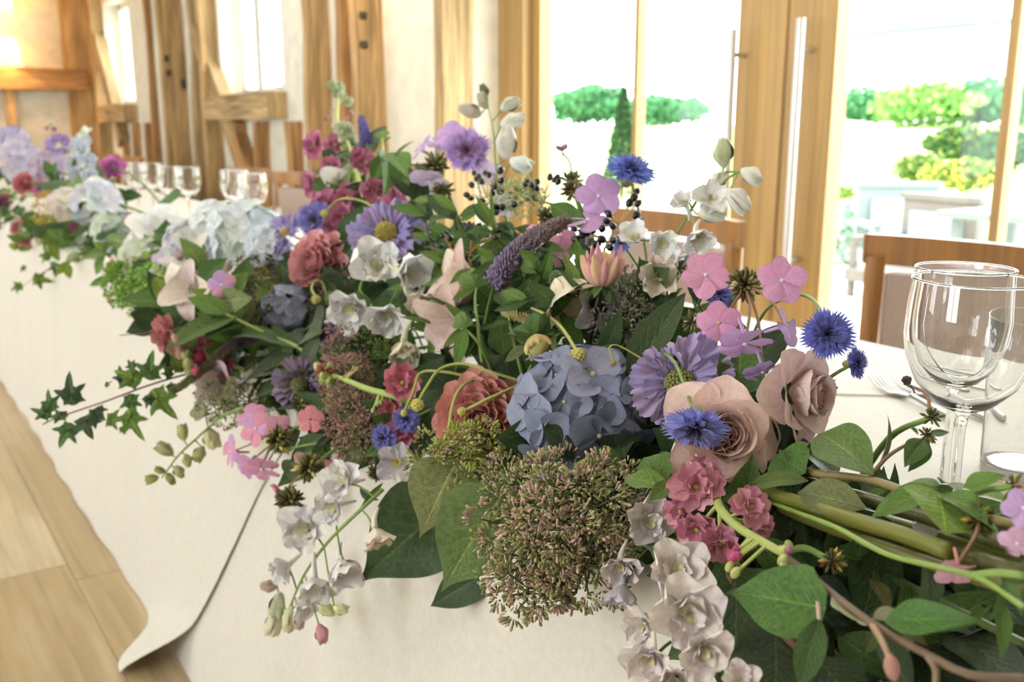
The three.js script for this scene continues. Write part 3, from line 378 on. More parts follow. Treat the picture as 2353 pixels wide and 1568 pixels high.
// end wall: beam, posts and a two-shade wall lamp
{ const wall = scene.getObjectByName('wall_left'), xf = X0 + .14, bt = [-11.56,1.7178,-1.847], bb = [-11.56,1.4944,-1.8255], c0 = [-11.56,1.5311,-2.0773];
  part(wall, 'timber_beam', bx(X0 - .01, xf, bb[1], bt[1], [-11.56,1.6268,-2.2786][2], -.4, 'z', 10, .012, 71), T.timberR); part(wall, 'timber_post', bx(X0 - .01, xf - .05, 0, TOP, ZB + .01, c0[2], 'y', 14, .02, 72), T.timber);
  part(wall, 'timber_post', bx(X0 - .01, xf - .06, 0, bb[1], [-11.6,1.2545,-1.5566][2], [-11.6,1.2537,-1.4493][2], 'y', 8, .015, 73), T.timber);
  const lampM = new THREE.MeshPhysicalMaterial({ name: 'linen_shade', color: '#fff1d2', map: weaveTex, roughness: 1, transmission: .55, thickness: 0, side: THREE.DoubleSide }), bulbM = new THREE.MeshStandardMaterial({ name: 'lamp_bulb', color: '#fff0d0', emissive: '#ffd9a0', emissiveIntensity: 6 });
  const mk = (name, label, p, hs) => { const t = thing(name, label, 'lamp', p); part(t, 'rod', tube([[0, hs[0][1], 0], [0, (hs[0][1] + hs.at(-1)[0]) / 2, 0], [0, hs.at(-1)[0], 0]], .012, .012, 8, 2), T.steel); for (const [y0, y1, r0, r1] of hs) { part(t, 'lamp_shade', lathe([[r0, y0], [r1, y1]], 28), lampM); part(t, 'bulb', new THREE.SphereGeometry(.035, 12, 10).translate(0, (y0 + y1) / 2, 0), bulbM); const l = new THREE.PointLight('#ffc987', LAMP_POWER, 0, 2); l.position.set(p[0], p[1] + (y0 + y1) / 2, p[2]); l.shadow.radius = 1.5; scene.add(l); } return t; };
  const lp = [-11.4,1.813,-1.4418]; mk('wall_lamp', 'two cream lampshades one above the other, glowing on the timber beam', [lp[0], bt[1] + .005, lp[2]], [[.0, .27, .19, .15], [.52, .86, .16, .12]]);
  mk('wall_lamp', 'warm wall lamp above the pegged timber post, above the picture', [-4.6965, 2.05, -2.12], [[0, .22, .11, .08]]);
}
// ---------- table linen: two long cloths over the table, the far one lapping over the near one ----------
function drape(xa, xbTop, xbHem, toe, lift) {
  const prof = [[-1.40, .28], [-1.40, .745], [-1.395, .762], [-1.38, .765], [-1.1, .766], [-.8, .766], [-.53, .765], [-.508, .762], [-.498, .752], [-.496, .735]], N = prof.length - 1, nv = 46, nu = 300;
  return grid(nu, nv, (a, v) => {
    let z, y, d = 0; if (v < .35) { const t = v / .35 * N, i = Math.min(N - 1, Math.floor(t)); z = prof[i][0] + (prof[i + 1][0] - prof[i][0]) * (t - i); y = prof[i][1] + (prof[i + 1][1] - prof[i][1]) * (t - i); } else { d = (v - .35) / .65; y = .735 - d * .731; z = -.496 + d * .034; }
    const xb = xbTop + (xbHem - xbTop) * d; let x = xa + (xb - xa) * a;
    const f = Math.pow(d, .7), pl = .55 + .45 * Math.sin(x * .8 + 1); z += f * (.020 * sstep(-1.6, -1.2, x) * sstep(-.3, -.8, -x * -1) * Math.sin(x * 17 + 2 * noise(x * 2, 2, 6)) + .014 * (1 - d * d * .9) * sstep(-2.0, -2.6, x) * Math.pow(.5 + .5 * Math.sin(x * 13 + 2.5 * noise(x * 1.3, 4, 6)), 2) + .011 * pl * Math.sin(x * 6.5 + 1.6 * Math.sin(x * 2.1)) * (.35 + .65 * noise(x * .7, 1, 9)) + .004 * Math.sin(x * 21 + 2) * noise(x * .9, 3, 4) + .010 * (noise(x * 1.6, d * .8, 8) - .5)) + lift * (.4 + d);
    y += v < .35 ? lift + .0015 * noise(x * 3, z * 3, 5) : 0;
    if (toe) { const k = sstep(xb - .30, xb - .02, x) * sstep(.74, 1, d); z += k * k * .11; y -= 0; x -= k * .03; z += sstep(xb - .05, xb, x) * .006 * d; }
    if (y < .005) y = .005; return [x, y, z, x, v < .35 ? z : .9 + d * .73];
  });
}
const ct = [-1.4667,.6149,-.47], cb = [-1.9374,.0331,-.45];
tag(part(scene, 'tablecloth', drape(-11.0, ct[0] + (ct[0] - cb[0]) * .45, cb[0] + .0, true, .003), T.cloth), 'white tablecloth on the far tables, its corner curling onto the floor', 'tablecloth');
tag(part(scene, 'tablecloth_001', drape(-2.35, .95, .95, false, 0), T.cloth), 'white tablecloth below the large arrangement at the near end', 'tablecloth');
const seam = [[-.7996,.768,-1.0536], [-.7418,.768,-1.1236], [-.6724,.768,-1.1923]]; tag(part(scene, 'cloth_hem', tube(seam, .0011, .0011, 5, 6), solidM('#cfc9bb', .9)), 'thin stitched hem running across the white tablecloth beside the pink rose', 'hem');
// ---------- chairs ----------
function makeChair(label) {
  const t = thing('dining_chair', label, 'chair', [0, 0, 0], 'beech dining chairs along the far side of the table'), W = .245, arc = (u) => -.05 * (1 - u * u);
  const slab = (y0, y1, th, w, lean = 0) => grid(24, 4, (a, b) => { const k = b * 4, u = a * 2 - 1, x = u * w, z = arc(u) + lean * ((y0 + y1) / 2); return [[x, y0, z - th / 2], [x, y0, z + th / 2], [x, y1, z + th / 2], [x, y1, z - th / 2], [x, y0, z - th / 2]][k].concat([x, k * .06]); }).toNonIndexed();
  const cap = (g) => { g.computeVertexNormals(); return g; };
  const ends = (y0, y1, th, w) => [bx(-w - .002, -w + .004, y0, y1, arc(1) - th / 2, arc(1) + th / 2), bx(w - .004, w + .002, y0, y1, arc(1) - th / 2, arc(1) + th / 2)].map((q) => q.toNonIndexed());
  part(t, 'top_rail', merge([cap(slab(.845, .905, .030, W)), ...ends(.845, .905, .030, W)]), T.chair); part(t, 'backrest', merge([cap(slab(.50, .83, .035, W - .055)), ...ends(.5, .83, .035, W - .055)]), T.pad, 'mauve grey upholstered back pad'); part(t, 'lower_rail', cap(slab(.46, .498, .026, W - .04)), T.chair);
  for (const s of [-1, 1]) { part(t, 'rear_post', tube([[s * (W - .02), 0, -.05], [s * (W - .02), .45, .0], [s * (W - .02), .86, 0]], .017, .021, 8, 4), T.chair); part(t, 'leg', bx(s * (W - .02) - .018, s * (W - .02) + .018, 0, .44, .36, .396), T.chair); part(t, 'side_rail', bx(s * (W - .02) - .011, s * (W - .02) + .011, .39, .44, .01, .37, 'z'), T.chair); }
  const seat = bx(-W + .01, W - .01, .44, .49, -.02, .42); part(t, 'seat', seat, T.pad); return t;
}
const ch0 = makeChair('beech dining chair at the right edge, behind the two large wine glasses');
[[-.985, -1.72, 0], [-1.79, -1.70, -.06, 'beech dining chair in front of the meeting stiles of the glazed doors'], [-4.36, -1.75, .1, 'beech dining chair showing just left of the tall magenta stocks'], [-4.98, -1.72, .05, 'beech dining chair behind the pair of blurred wine glasses'], [-7.35, -1.70, 0, 'beech dining chair behind the farthest wine glasses'], [-8.15, -1.70, .08, 'farthest beech dining chair, nearest the end wall']].forEach(([x, z, a, l], i) => { const c = i ? ch0.clone() : ch0; if (i) { c.name = numbered('dining_chair'); scene.add(c); c.userData = { ...ch0.userData, label: l }; } c.position.set(x, 0, z); c.rotation.y = a; });
// ---------- glasses and cutlery ----------
const wineGeo = (H, R, th = .0011) => { const o = [[.001, 0], [.034, .001], [.035, .003], [.02, .006], [.006, .011], [.004, .02], [.0038, .112], [.006, .126], [R * .45, .134], [R * .76, .15], [R * .95, .172], [R, .19], [R * .98, .212], [R * .94, H]], i = o.slice(8).map(([r, y]) => [Math.max(.001, r - th), y + (r < R * .6 ? .002 : 0)]).reverse(); return lathe([...o, [R * .94 - th * .5, H + .0006], ...i, [.004, .1305], [.001, .1305]], 48); };
const wg = wineGeo(.235, .05), wg2 = wineGeo(.235, .042), rimG = (R, H) => new THREE.TorusGeometry(R, .0011, 8, 64).rotateX(Math.PI / 2).translate(0, H, 0);
function wine(p, label, s = 1, group, small) { const t = thing('wine_glass', label, 'wine glass', [p[0], .7665, p[2]], group); part(t, 'bowl_and_stem', small ? wg2 : wg, T.glass).scale.setScalar(s); part(t, 'rim', rimG((small ? .042 : .05) * .94, .2353), T.glass).scale.setScalar(s); return t; }
wine([-.4586,1,-.7767], 'stemmed wine glass at right, the one with the rim a little higher', 1, undefined, true); wine([-.4189,1,-.7264], 'larger stemmed wine glass at the right edge, its rim in front of the other');
for (const [p, l] of [[[-3.0239,.9832,-1], 'blurred wine glass behind the arrangement, left one of the nearer pair'], [[-2.7821,.9929,-.97], 'blurred wine glass behind the arrangement, right one of the nearer pair'], [[-3.3926,.9938,-.9], 'blurred wine glass of the middle pair on the far table, left one'], [[-3.3297,.9921,-.94], 'blurred wine glass of the middle pair on the far table, right one'], [[-3.8468,.9907,-.9], 'farthest blurred wine glass beside the bright pink dahlia'], [[-3.7515,.9913,-.93], 'second farthest blurred wine glass, right of the bright pink dahlia']]) wine(p, l, .93);
function tumbler(p, H, R, label) { const t = thing('tumbler', label, 'glass', [p[0], .7665, p[2]]), k = .0016; part(t, 'glass_body', lathe([[.001, 0], [R * .9, 0], [R * .94, .004], [R, H], [R - k * .5, H + .0006], [R - k, H], [R * .94 - k, .016], [R * .7, .012], [.001, .012]], 48), T.glass); return t; }
tumbler([-.4889,.7665,-.9688], .165, .042, 'straight clear tumbler at the right edge behind the leaves'); tumbler([-2.8534,.9181,-1.05], .11, .032, 'small blurred tumbler right of the blurred wine glasses');
function fork(a, b, label) { const A0 = A(a), B0 = A(b), t = thing('fork', label, 'fork', [a[0], .7672, a[2]]), d = B0.clone().sub(A0).setY(0).normalize(), n = V(-d.z, 0, d.x), P = (l, s, y) => d.clone().multiplyScalar(l).addScaledVector(n, s).add(V(0, y, 0)); for (const s of [-1.5, -.5, .5, 1.5]) part(t, 'tine', tube([P(0, s * .006, .012), P(.02, s * .0062, .004), P(.05, s * .006, .003)], .0009, .0015, 6, 4), T.cutlery); part(t, 'neck', grid(8, 10, (u, v) => { const w = [.0115, .012, .011, .006, .0035, .003][Math.min(5, Math.floor(v * 6))]; const q = P(.045 + v * .05, (u - .5) * 2 * w, .003 + .006 * v); return [q.x, q.y, q.z]; }), Object.assign(T.cutlery, { side: THREE.DoubleSide })); part(t, 'handle', tube([P(.09, 0, .009), P(.14, 0, .006), P(.2, 0, .004)], .003, .0052, 8, 5), T.cutlery); }
fork([-.7978,.768,-1.1526], [-.6867,.768,-1.1031], 'silver fork lying on the white cloth, tines nearest the pink rose'); fork([-.7765,.768,-1.1757], [-.6909,.768,-1.143], 'second silver fork, just behind the first one on the white cloth');
// ---------- garden ----------
const paveM = new THREE.MeshStandardMaterial({ name: 'pale_paving', color: '#d9d6cc', map: rep(plasterTex, 1, 1), roughness: .9 }), lawnM = new THREE.MeshStandardMaterial({ name: 'lawn', color: '#93a562', map: rep(leafBump, 1, 1), roughness: 1 });
const gh = (x, z) => { const d = -z - 4; return -.05 + 1.25 * sstep(2, 44, d) + .02 * noise(x, z, 3); };
tag(part(scene, 'patio', bx(-16, 12, -.2, -.03, -9, -2.95), paveM), null, null, null, 'structure');
tag(part(scene, 'lawn', grid(60, 40, (u, v) => { const x = -110 + u * 150, z = -8.6 - v * 110; return [x, gh(x, z), z, x, z]; }), lawnM), null, null, null, 'structure');
const leafBlob = (() => { const g = petal({ w: .7, prof: 'ovate', cup: .1, bend: .3, tip: 0, nu: 2, nv: 3 }); return g; })();
function shrub(name, label, p, axes, n, L, hexes, o = {}) {       // a crown of single leaves round a few branches
  const t = thing(name, label, o.cat ?? 'shrub', p), im = new THREE.InstancedMesh(leafBlob, new THREE.MeshPhysicalMaterial({ name: 'foliage', color: '#ffffff', roughness: 1, transmission: .25, thickness: 0, side: THREE.DoubleSide, specularIntensity: .2 }), n), m = new THREE.Matrix4(), q = new THREE.Quaternion(), cols = hexes.map((h) => new THREE.Color(h));
  for (let i = 0; i < n; i++) { let e; if (o.cone) { const h = Math.pow(rnd(), .8) * .98, a = rnd() * 6.28, r = (1 - h) * rr(.8, 1.02); e = V(Math.cos(a) * r, h * 2 - 1, Math.sin(a) * r); } else { e = V(rr(-1, 1), rr(-.9, 1), rr(-1, 1)); if (e.length() > 1) { i--; continue; } e.normalize().multiplyScalar((.6 + .6 * noise(e.x * 2.4 + 5, e.y * 2.4 + e.z * 2 + 9, p[0] * 7 | 0)) * Math.pow(rnd(), .25)); } const w = e.clone().multiply(V(...axes)).add(V(0, axes[1] * (o.cone ? 1 : .9), 0)); q.setFromUnitVectors(V(0, 1, 0), V(rr(-1, 1), rr(-.4, 1), rr(-1, 1)).normalize()); m.compose(w, q, V(L, L, L).multiplyScalar(rr(.6, 1.3))); im.setMatrixAt(i, m); im.setColorAt(i, cols[Math.floor(rnd() * cols.length)]); }
  im.name = 'foliage'; im.userData.kind = 'stuff'; t.add(im); for (let k = 0; k < 4; k++) part(t, 'branch', tube([[0, -.05, 0], [rr(-.2, .2) * axes[0], axes[1] * .6, rr(-.2, .2) * axes[2]], [rr(-.5, .5) * axes[0] * (o.cone ? .2 : 1), axes[1] * 1.3, rr(-.5, .5) * axes[2] * (o.cone ? .2 : 1)]], .03 * axes[1], .01 * axes[1], 5, 3), T.bead); return t;
}
const gp = (x, z) => [x, gh(x, z) - .02, z], at2 = (a, z) => [a[0], 0, z];
const mint = ['#3f7648', '#4b8455', '#578f60', '#346440'], lime = ['#446428', '#567430', '#3c5a26', '#7a8640'], deep = ['#2a4c2a', '#38602f', '#1f3a20'];
{ const g1 = [-55.5925,1.5443,-44], g2 = [-45.5045,1.4874,-42], g3 = [-53.4249,1.5402,-46]; shrub('hedge', 'tall pale green hedge beyond the lawn, through the left door', [g1[0], g1[1] - .35, -44], [4.6, 1.5, 1.6], 4200, .36, mint); shrub('hedge', 'lower hedge end tapering right, through the left door', [g2[0], g2[1] - .3, -42], [4.0, .9, 1.4], 2600, .32, mint); }
{ const c = [-10.5236,.1482,-9], tp = [-10.5802,1.6488,-9]; shrub('topiary', 'dark green clipped topiary cone behind the left door bar', [c[0], c[1], -9], [.31, (tp[1] - c[1]) / 2, .31], 3800, .055, deep, { cone: 1, cat: 'topiary' }); }
for (const [c, ax, n, L, h, l] of [[[-29.395,1.2404,-40], [2.3, .85, 1.2], 1500, .28, mint, 'hedge bush seen just right of the door handle'], [[-25.6644,1.194,-39], [2.6, .95, 1.2], 2000, .28, ['#6c9a4a', '#83b45a', '#97c46c', '#55803f'], 'brightest hedge bush in the middle of the right door pane'], [[-24.2563,1.1755,-41], [2.4, 1.0, 1.2], 1600, .28, mint, 'hedge bush behind the dark door bar at right'], [[-21.879,1.12,-40], [1.8, .95, 1], 1000, .28, mint, 'hedge bush at the right edge of the picture'], [[-7.86,.6305,-13], [.75, .26, .4], 1400, .08, deep.concat(lime), 'low dark green border shrub below the hedge at right'], [[-6.5817,.5655,-12], [.5, .3, .4], 900, .07, deep, 'dark border shrub at the right edge above the garden table'], [[-6.2677,.535,-9.5], [.26, .16, .25], 700, .05, lime, 'small lime green plant above the wicker chairs'], [[-5.456,.4952,-9], [.42, .17, .3], 1200, .05, lime.concat(['#d8c75a']), 'yellow flowering border plant above the dark wicker chair'], [[-5.1951,-.0532,-7], [.24, .28, .25], 900, .06, ['#7d9c86', '#93b39a', '#66836e', '#b7ccb8'], 'grey green shrub on the patio beside the right door stile'], [[-6.7209,.3319,-8.8], [.2, .08, .2], 300, .05, lime, 'small pale plant at the left of the right door pane'], [[-8.825,-.0177,-8.2], [.45, .08, .25], 700, .05, lime.concat(['#d88a6a', '#e0a08a']), 'low flower bed with orange blooms through the left door'], [[-52, .2, -22], [3.2, 2.4, 2.5], 3000, .3, mint, 'pale tree foliage outside the second timber wall window']]) shrub(c[2] < -30 ? 'hedge' : 'shrub', l, c, ax, n, L, h);
{ const e0 = [-57.3153,9.0303,-75], e1 = [-42.4141,8.7662,-75], t = thing('barn', 'long white outbuilding with a dark eaves line beyond the garden', 'building', [e0[0], 0, -75]), w = e1[0] - e0[0] + 9; part(t, 'wall', bx(0, w, .2, e0[1] - .02, -5, 0), new THREE.MeshStandardMaterial({ name: 'white_render', color: '#f7f6f2', map: plasterTex, roughness: .9 })); part(t, 'eaves', bx(-.4, w, e0[1] - .22, e0[1] + .1, -5, .35, 'x'), solidM('#3f5a58', .7)); part(t, 'roof', new THREE.BufferGeometry().copy(bx(-.3, w, e0[1] + .1, e0[1] + .16, -5, .3, 'x')), solidM('#e9e9e6', .8)); part(t, 'window', bx(w - 7.6, w - 5, 3.4, 4.6, -.02, .06), solidM('#31413f', .5)); }
const wickerM = new THREE.MeshStandardMaterial({ name: 'woven_rattan', color: '#7b8a86', map: rep(weaveTex, 8, 8), roughness: .8, bumpMap: rep(weaveTex, 8, 8), bumpScale: .004 }), cushM = new THREE.MeshStandardMaterial({ name: 'blue_cushion', color: '#9fc0d6', map: rep(weaveTex, 5, 5), roughness: .9 });
function garden(p, turn, label, mat, s = 1) { const t = thing('garden_chair', label, 'garden chair', p); t.rotation.y = turn; t.scale.setScalar(s); part(t, 'backrest', merge([bx(-.3, .3, .42, .92, -.03, .03), bx(-.32, .32, .9, .94, -.045, .045)]), mat); part(t, 'cushion', bx(-.2, .2, .46, .82, .03, .07), cushM); part(t, 'seat', bx(-.3, .3, .36, .44, .03, .55), mat); for (const x of [-.28, .28]) { part(t, 'arm', bx(x - .03, x + .03, .62, .66, .0, .5), mat); for (const z of [.0, .5]) part(t, 'leg', bx(x - .02, x + .02, 0, z ? .62 : .4, z - .02, z + .02), mat); } return t; }
{ const c = [-3.811,.6672,-6.1]; garden([c[0], c[1] - .94, -6.1], -.12, 'dark rattan garden chair with a blue cushion on the patio', solidM('#66615a', .8)); const d = [-4.4971,.707,-6.6]; garden([d[0], d[1] - .94, -6.6], .9, 'pale grey rattan garden chair turned sideways on the patio', wickerM); const e = [-3.0074,.6397,-5.6], t = thing('garden_table', 'grey garden table at the right edge of the patio', 'garden table', [e[0], e[1], -5.6]); part(t, 'tabletop', bx(-.28, .8, -.035, 0, -.4, .4), wickerM); for (const x of [-.2, .7]) for (const z of [-.3, .3]) part(t, 'leg', bx(x - .025, x + .025, -.74, -.035, z - .025, z + .025), wickerM); }

// ---------- the large arrangement ----------
const HYD = ['#7f8ab0', '#8c94b6', '#737fa4', '#9a9cbe'], MAG = ['#c05a88', '#cc6a96', '#b24c7e', '#d680a6'], PNK = '#df93c4', LIL = '#b995d8', WHT = ['#fbfaf8', '#f3f3f8', '#fbf8f2'], CRM = ['#efe3d3', '#e8d6c8', '#f0e6d8'], BLSH = ['#f0e4e0', '#e8dee2', '#f4eae4'];
// roses
rose('large peach pink rose, wide open at the front of the arrangement', [-.4825,.8939,-.5207,.0757], [.7916,.333,.5123], '#f8d8cf', '#f4c9c2', { open: 1, spin: .4 });
rose('pale pink rose turned to the right, beside the deep blue cornflower', [-.4605,.9189,-.5922,.0683], [.9744,.1851,-.1277], '#f1d3d0', '#ecc0bf', { open: .75, spin: 1 });
// hydrangeas
hydrangea('dusky blue grey hydrangea head left of the large scabious', [-.6991,.8536,-.5521,.125], [.7914,.3342,.5119], HYD, { n: 26, fl: .46 });
hydrangea('small bluish hydrangea tucked under the coral dahlia', [-1.4377,.8427,-.5433,.0684], [.567,.3073,.7642], ['#8d96bd', '#9aa3c6'], { n: 12, fl: .5 });
hydrangea('dark bluish hydrangea head low behind the joe-pye weed', [-.6797,.7807,-.5399,.091], [.8114,-.198,.55], HYD, { n: 22, fl: .42 });
// coral dahlias
dahlia('coral red dahlia with rounded petals left of the blue hydrangea', [-.825,.8183,-.5196,.1076], [.7039,.2636,.6596], ['#f2a49c', '#ec9890', '#f6b2aa'], { n: 96 });
dahlia('coral pink dahlia facing left below the blue scabious', [-1.4498,.9058,-.6001,.115], [.4897,.2961,.8201], ['#f4aab0', '#ee9ea6', '#f6b8bc'], { n: 84 });
// scabious
scabious('large lilac scabious with a green pincushion above the peach rose', [-.5851,.904,-.5712,.0844], [.742,.166,.6496], '#b7a0d2', '#a899d6', { c: .3, mid: '#8f9254', spin: .3 });
scabious('lilac scabious with a tall yellow cone near the coral pink dahlia', [-1.3124,.9598,-.6608,.1181], [.5344,.731,.4243], '#a991cc', '#9a8fd2', { c: .28, dome: 1.3, mid: '#b7a653' });
scabious('dark mauve scabious nodding over the leaves at left', [-1.2251,.7755,-.4803,.0778], [.727,-.3061,.6146], '#8a7396', '#76658f', { c: .32, dome: 1.5, mid: '#7d8450' });
scabious('soft lavender scabious behind the coral pink dahlia', [-1.6888,.9305,-.6454,.0872], [.2985,.7609,.5761], '#b3a3dc', '#a899d8', { c: .2, mid: '#c9a35a' });
// cornflowers
cornflower('lilac cornflower standing at the top of the arrangement', [-1.2403,1.0823,-.7625,.072], [.7423,.3619,.564], '#b48edc', '#9a62ac', { n: 14, hex3: '#a886de', st: '#8d4a78' });
cornflower('deep blue cornflower above the pale pink rose', [-.4585,.9657,-.5975,.0422], [.7859,.3142,.5326], '#4a55cf', '#2f36a8', { n: 13, hex3: '#5c68de', st: '#1d1c50', stem: [[-.4838,.9728,-.6239], [-.5108,.9785,-.6484], [-.5422,.9777,-.6663], [-.5834,.9589,-.6762], [-.6131,.9189,-.6862]] });
cornflower('small blue cornflower seen from the side beside the pale pink rose', [-.4396,.9461,-.6073,.0275], [.9567,.2663,-.1172], '#5a63d6', '#4048ba', { hex3: '#6f7ae4' });
cornflower('bright blue cornflower turned up in front of the topiary', [-.8615,1.0669,-.7484,.0614], [.5176,.8487,.1085], '#6a86ea', '#4d63d2', { t: 1.35, hex3: '#5b76e2' });
cornflower('blue cornflower lying over the edge of the peach rose', [-.4832,.9089,-.489,.0501], [.5679,-.5906,.5733], '#7a86e8', '#4a3f8c', { t: 1.32, hex3: '#8b93ec', st: '#2b2450', stem: [[-.5117,.912,-.5124], [-.5401,.9201,-.5311], [-.5717,.9289,-.5502], [-.5976,.9292,-.5604], [-.631,.9074,-.5753]] });
cornflower('blue violet cornflower left of the lilac scabious cone', [-1.5551,.962,-.6519,.0713], [.7249,.3136,.6133], '#6a68cc', '#5653ac', { hex3: '#7b78d8', st: '#8a7a4a' });
cornflower('blue cornflower pair, upper one, below the pale stock tip', [-.918,.7996,-.481,.0349], [.6458,.6976,.3103], '#5a63cc', '#3f46a8');
cornflower('blue cornflower pair, lower one, beside the pale stock tip', [-.9361,.7793,-.4626,.0351], [.5261,.0989,.8447], '#545cc4', '#3a4098');
cornflower('dark blue cornflower beneath the white delphinium', [-1.2586,.8306,-.5425,.0447], [.6975,.0112,.7165], '#4a4690', '#37336e', { hex3: '#544f9a' });
cornflower('small blue cornflower half hidden behind the pink phlox', [-.653,.9593,-.684,.0338], [.7007,.6269,.3407], '#6b74de', '#5058c4');
cornflower('pale blue cornflower tucked behind the white delphinium bells', [-.8243,.9915,-.7092,.0293], [.2046,.3681,.907], '#7f8fe2', '#6a78d2');
// phlox
phlox('pink phlox at right with two large round florets and a dark star of buds', [-.594,.9764,-.6563], [[[-.628,.9866,-.6408,.0432], [.7376,.3141,.5977], '#e49ac4', { spin: .9 }], [[-.5359,.9937,-.6363,.0408], [.8506,.2653,.454], '#dd98cc', { spin: .2 }], [[-.5852,.9517,-.6157,.0381], [.6781,.2127,.7035], PNK, { eye: '#d9b78a' }], [[-.5384,.9439,-.5983,.044], [.589,-.7338,.3386], '#c998d8', { t: 1.5 }], [[-.5163,.9604,-.6223,.0357], [.8392,.3936,-.3752], '#c7a2dc'], [[-.5179,.9241,-.5979,.0327], [.5466,-.7997,.2485], LIL, { t: 1.5 }]], [[[-.6037,.9782,-.6667,.0247], [.7988,.3619,.4806], 40, '#e9dcae'], [[-.635,.9422,-.6336,.017], [.6047,.1026,.7898], 20, '#e6d5cf'], [[-.707,.9792,-.684,.0158], [.3662,.782,.5043], 12]]);
phlox('lilac phlox in front of the topiary, one floret facing and one edge on', [-.9156,1.0284,-.7267], [[[-.8717,1.0418,-.7114,.052], [.7856,.3152,.5325], '#c594d4', { spin: .5 }], [[-.8543,1.0174,-.6816,.0509], [.1292,.9806,.1477], '#c490d2', { t: 1.5 }]], [[[-.9538,1.0414,-.7383,.0236], [.5075,.4908,.7082], 22, '#e8cfae'], [[-.9648,1.0099,-.7094,.0247], [.6138,.4142,.6721], 24, '#e8d8a8']]);
phlox('lilac phlox behind the lilac cornflower at the top', [-1.333,1.0551,-.7588], [[[-1.3572,1.1078,-.8015,.0485], [.483,.5363,.6922], '#c79ee2', { spin: .3 }], [[-1.4162,1.0839,-.7791,.0526], [-.2994,.5588,.7734], '#bb8fd6'], [[-1.3148,1.0365,-.7365,.0615], [.5183,-.7087,.4787], '#d9c4ea'], [[-1.3924,1.0924,-.7975,.0424], [.3861,.9224,.0112], LIL]], [[[-1.3147,1.0579,-.7507,.0348], [.5394,.403,.7394], 28], [[-1.3691,1.0473,-.746,.029], [-.0662,.2174,.9738], 16, '#e2c98a'], [[-1.2613,1.025,-.7322,.0286], [.69,.0003,.7238], 18]]);
phlox('phlox with a single closed violet bud standing alone against the left door', [-.9927,1.0522,-.7611], [[[-1.033,1.0876,-.7799,.0229], [.0257,.9892,.144], '#a06aa8', { t: .5, hex2: '#8d5a96' }]], [[[-.9784,1.0504,-.753,.0241], [.7322,.6685,.1302], 20]]);
phlox('pink and lilac phlox cluster hanging at the left over the cloth', [-1.1747,.7149,-.4106], [[[-1.1987,.7305,-.4043,.0471], [.4897,.2961,.8201], '#e08cae', { hex2: '#cf96d0' }], [[-1.3101,.6668,-.4032,.0484], [-.023,.2224,.9747], '#d98ab4', { hex2: '#c48fd0' }], [[-1.1766,.6814,-.4017,.0502], [.5836,-.6232,.5207], '#d68fc0'], [[-1.2574,.7314,-.4173,.0443], [.1966,.8392,.5071], '#d288b4'], [[-1.2631,.6582,-.4056,.0423], [.3769,-.3377,.8625], '#c889c4'], [[-1.1519,.7404,-.4181,.0369], [.8102,.5037,.2999], '#d18aa8']], [[[-1.1417,.7294,-.4136,.0311], [.8389,.3165,.4428], 30, '#e8d67a']]);
phlox('single round coral pink phlox with a small dark eye on the left side', [-1.1138,.7513,-.4455], [[[-1.103,.761,-.4421,.0338], [.7561,.3148,.5737], '#e0838f', { spin: .2, eye: '#b8595f' }]], [[[-1.1873,.7565,-.4628,.0198], [.6653,.5949,.451], 14, '#e8d67a']]);
phlox('drooping pink phlox trumpet above the white delphinium at lower left', [-1.0401,.7189,-.415], [[[-1.1219,.6664,-.4072,.0343], [-.1649,-.3299,.9295], '#df8fae', { t: .9 }], [[-1.0665,.7215,-.4176,.0297], [.6472,-.3259,.6892], '#b8838f'], [[-1.0085,.7352,-.4297,.0194], [.3926,-.4854,.7812], '#d98aa6', { t: .5 }]], [[[-1.039,.7226,-.4119,.029], [.8102,.5037,.2999], 26, '#e2d28a'], [[-1.1034,.6594,-.4135,.0318], [.5261,.0989,.8447], 34], [[-.9333,.7417,-.4491,.0195], [.8858,.3161,.3398], 18, '#e2d28a']]);
phlox('pink phlox trumpet hanging from a brown bud star over the cut stems', [-.2761,.9034,-.5063], [[[-.2534,.8952,-.4504,.0234], [.5172,-.6134,.5969], '#d59fb6', { t: 1.2, tube: '#d98a7c' }]], [[[-.2705,.9062,-.4973,.0155], [.7469,.2161,.6289], 20, '#e2bf5a']]);
phlox('lilac phlox cut off by the right edge', [-.245,.914,-.4916], [[[-.2395,.9273,-.4816,.0207], [.5075,.4908,.7082], '#c9a0dc'], [[-.233,.9137,-.4669,.0185], [.3769,-.3377,.8625], '#d9a9d0']], [[[-.2588,.9283,-.5071,.0105], [.3334,.9376,.0986], 10, '#d8c070']]);
phlox('brown bud star of a faded phlox below the cut stems', [-.3426,.8593,-.4683], [], [[[-.338,.8643,-.4619,.0136], [.7646,.5119,.3916], 18, '#e2c26a'], [[-.3773,.8372,-.4605,.0128], [.6386,-.5339,.5542], 14, '#e2c26a']]);
phlox('dark green phlox bud head with one deep red pointed bud by the forks', [-.3627,.9183,-.5901], [[[-.3882,.9418,-.6022,.0141], [-.2802,.7706,.5724], '#3d0d12', { t: .1, hex2: '#2f090d', tube: '#4a1a1e' }]], [[[-.3604,.9271,-.5876,.0124], [.6457,.7609,.0639], 18], [[-.3566,.9174,-.5785,.0105], [.808,.2172,.5477], 16]]);
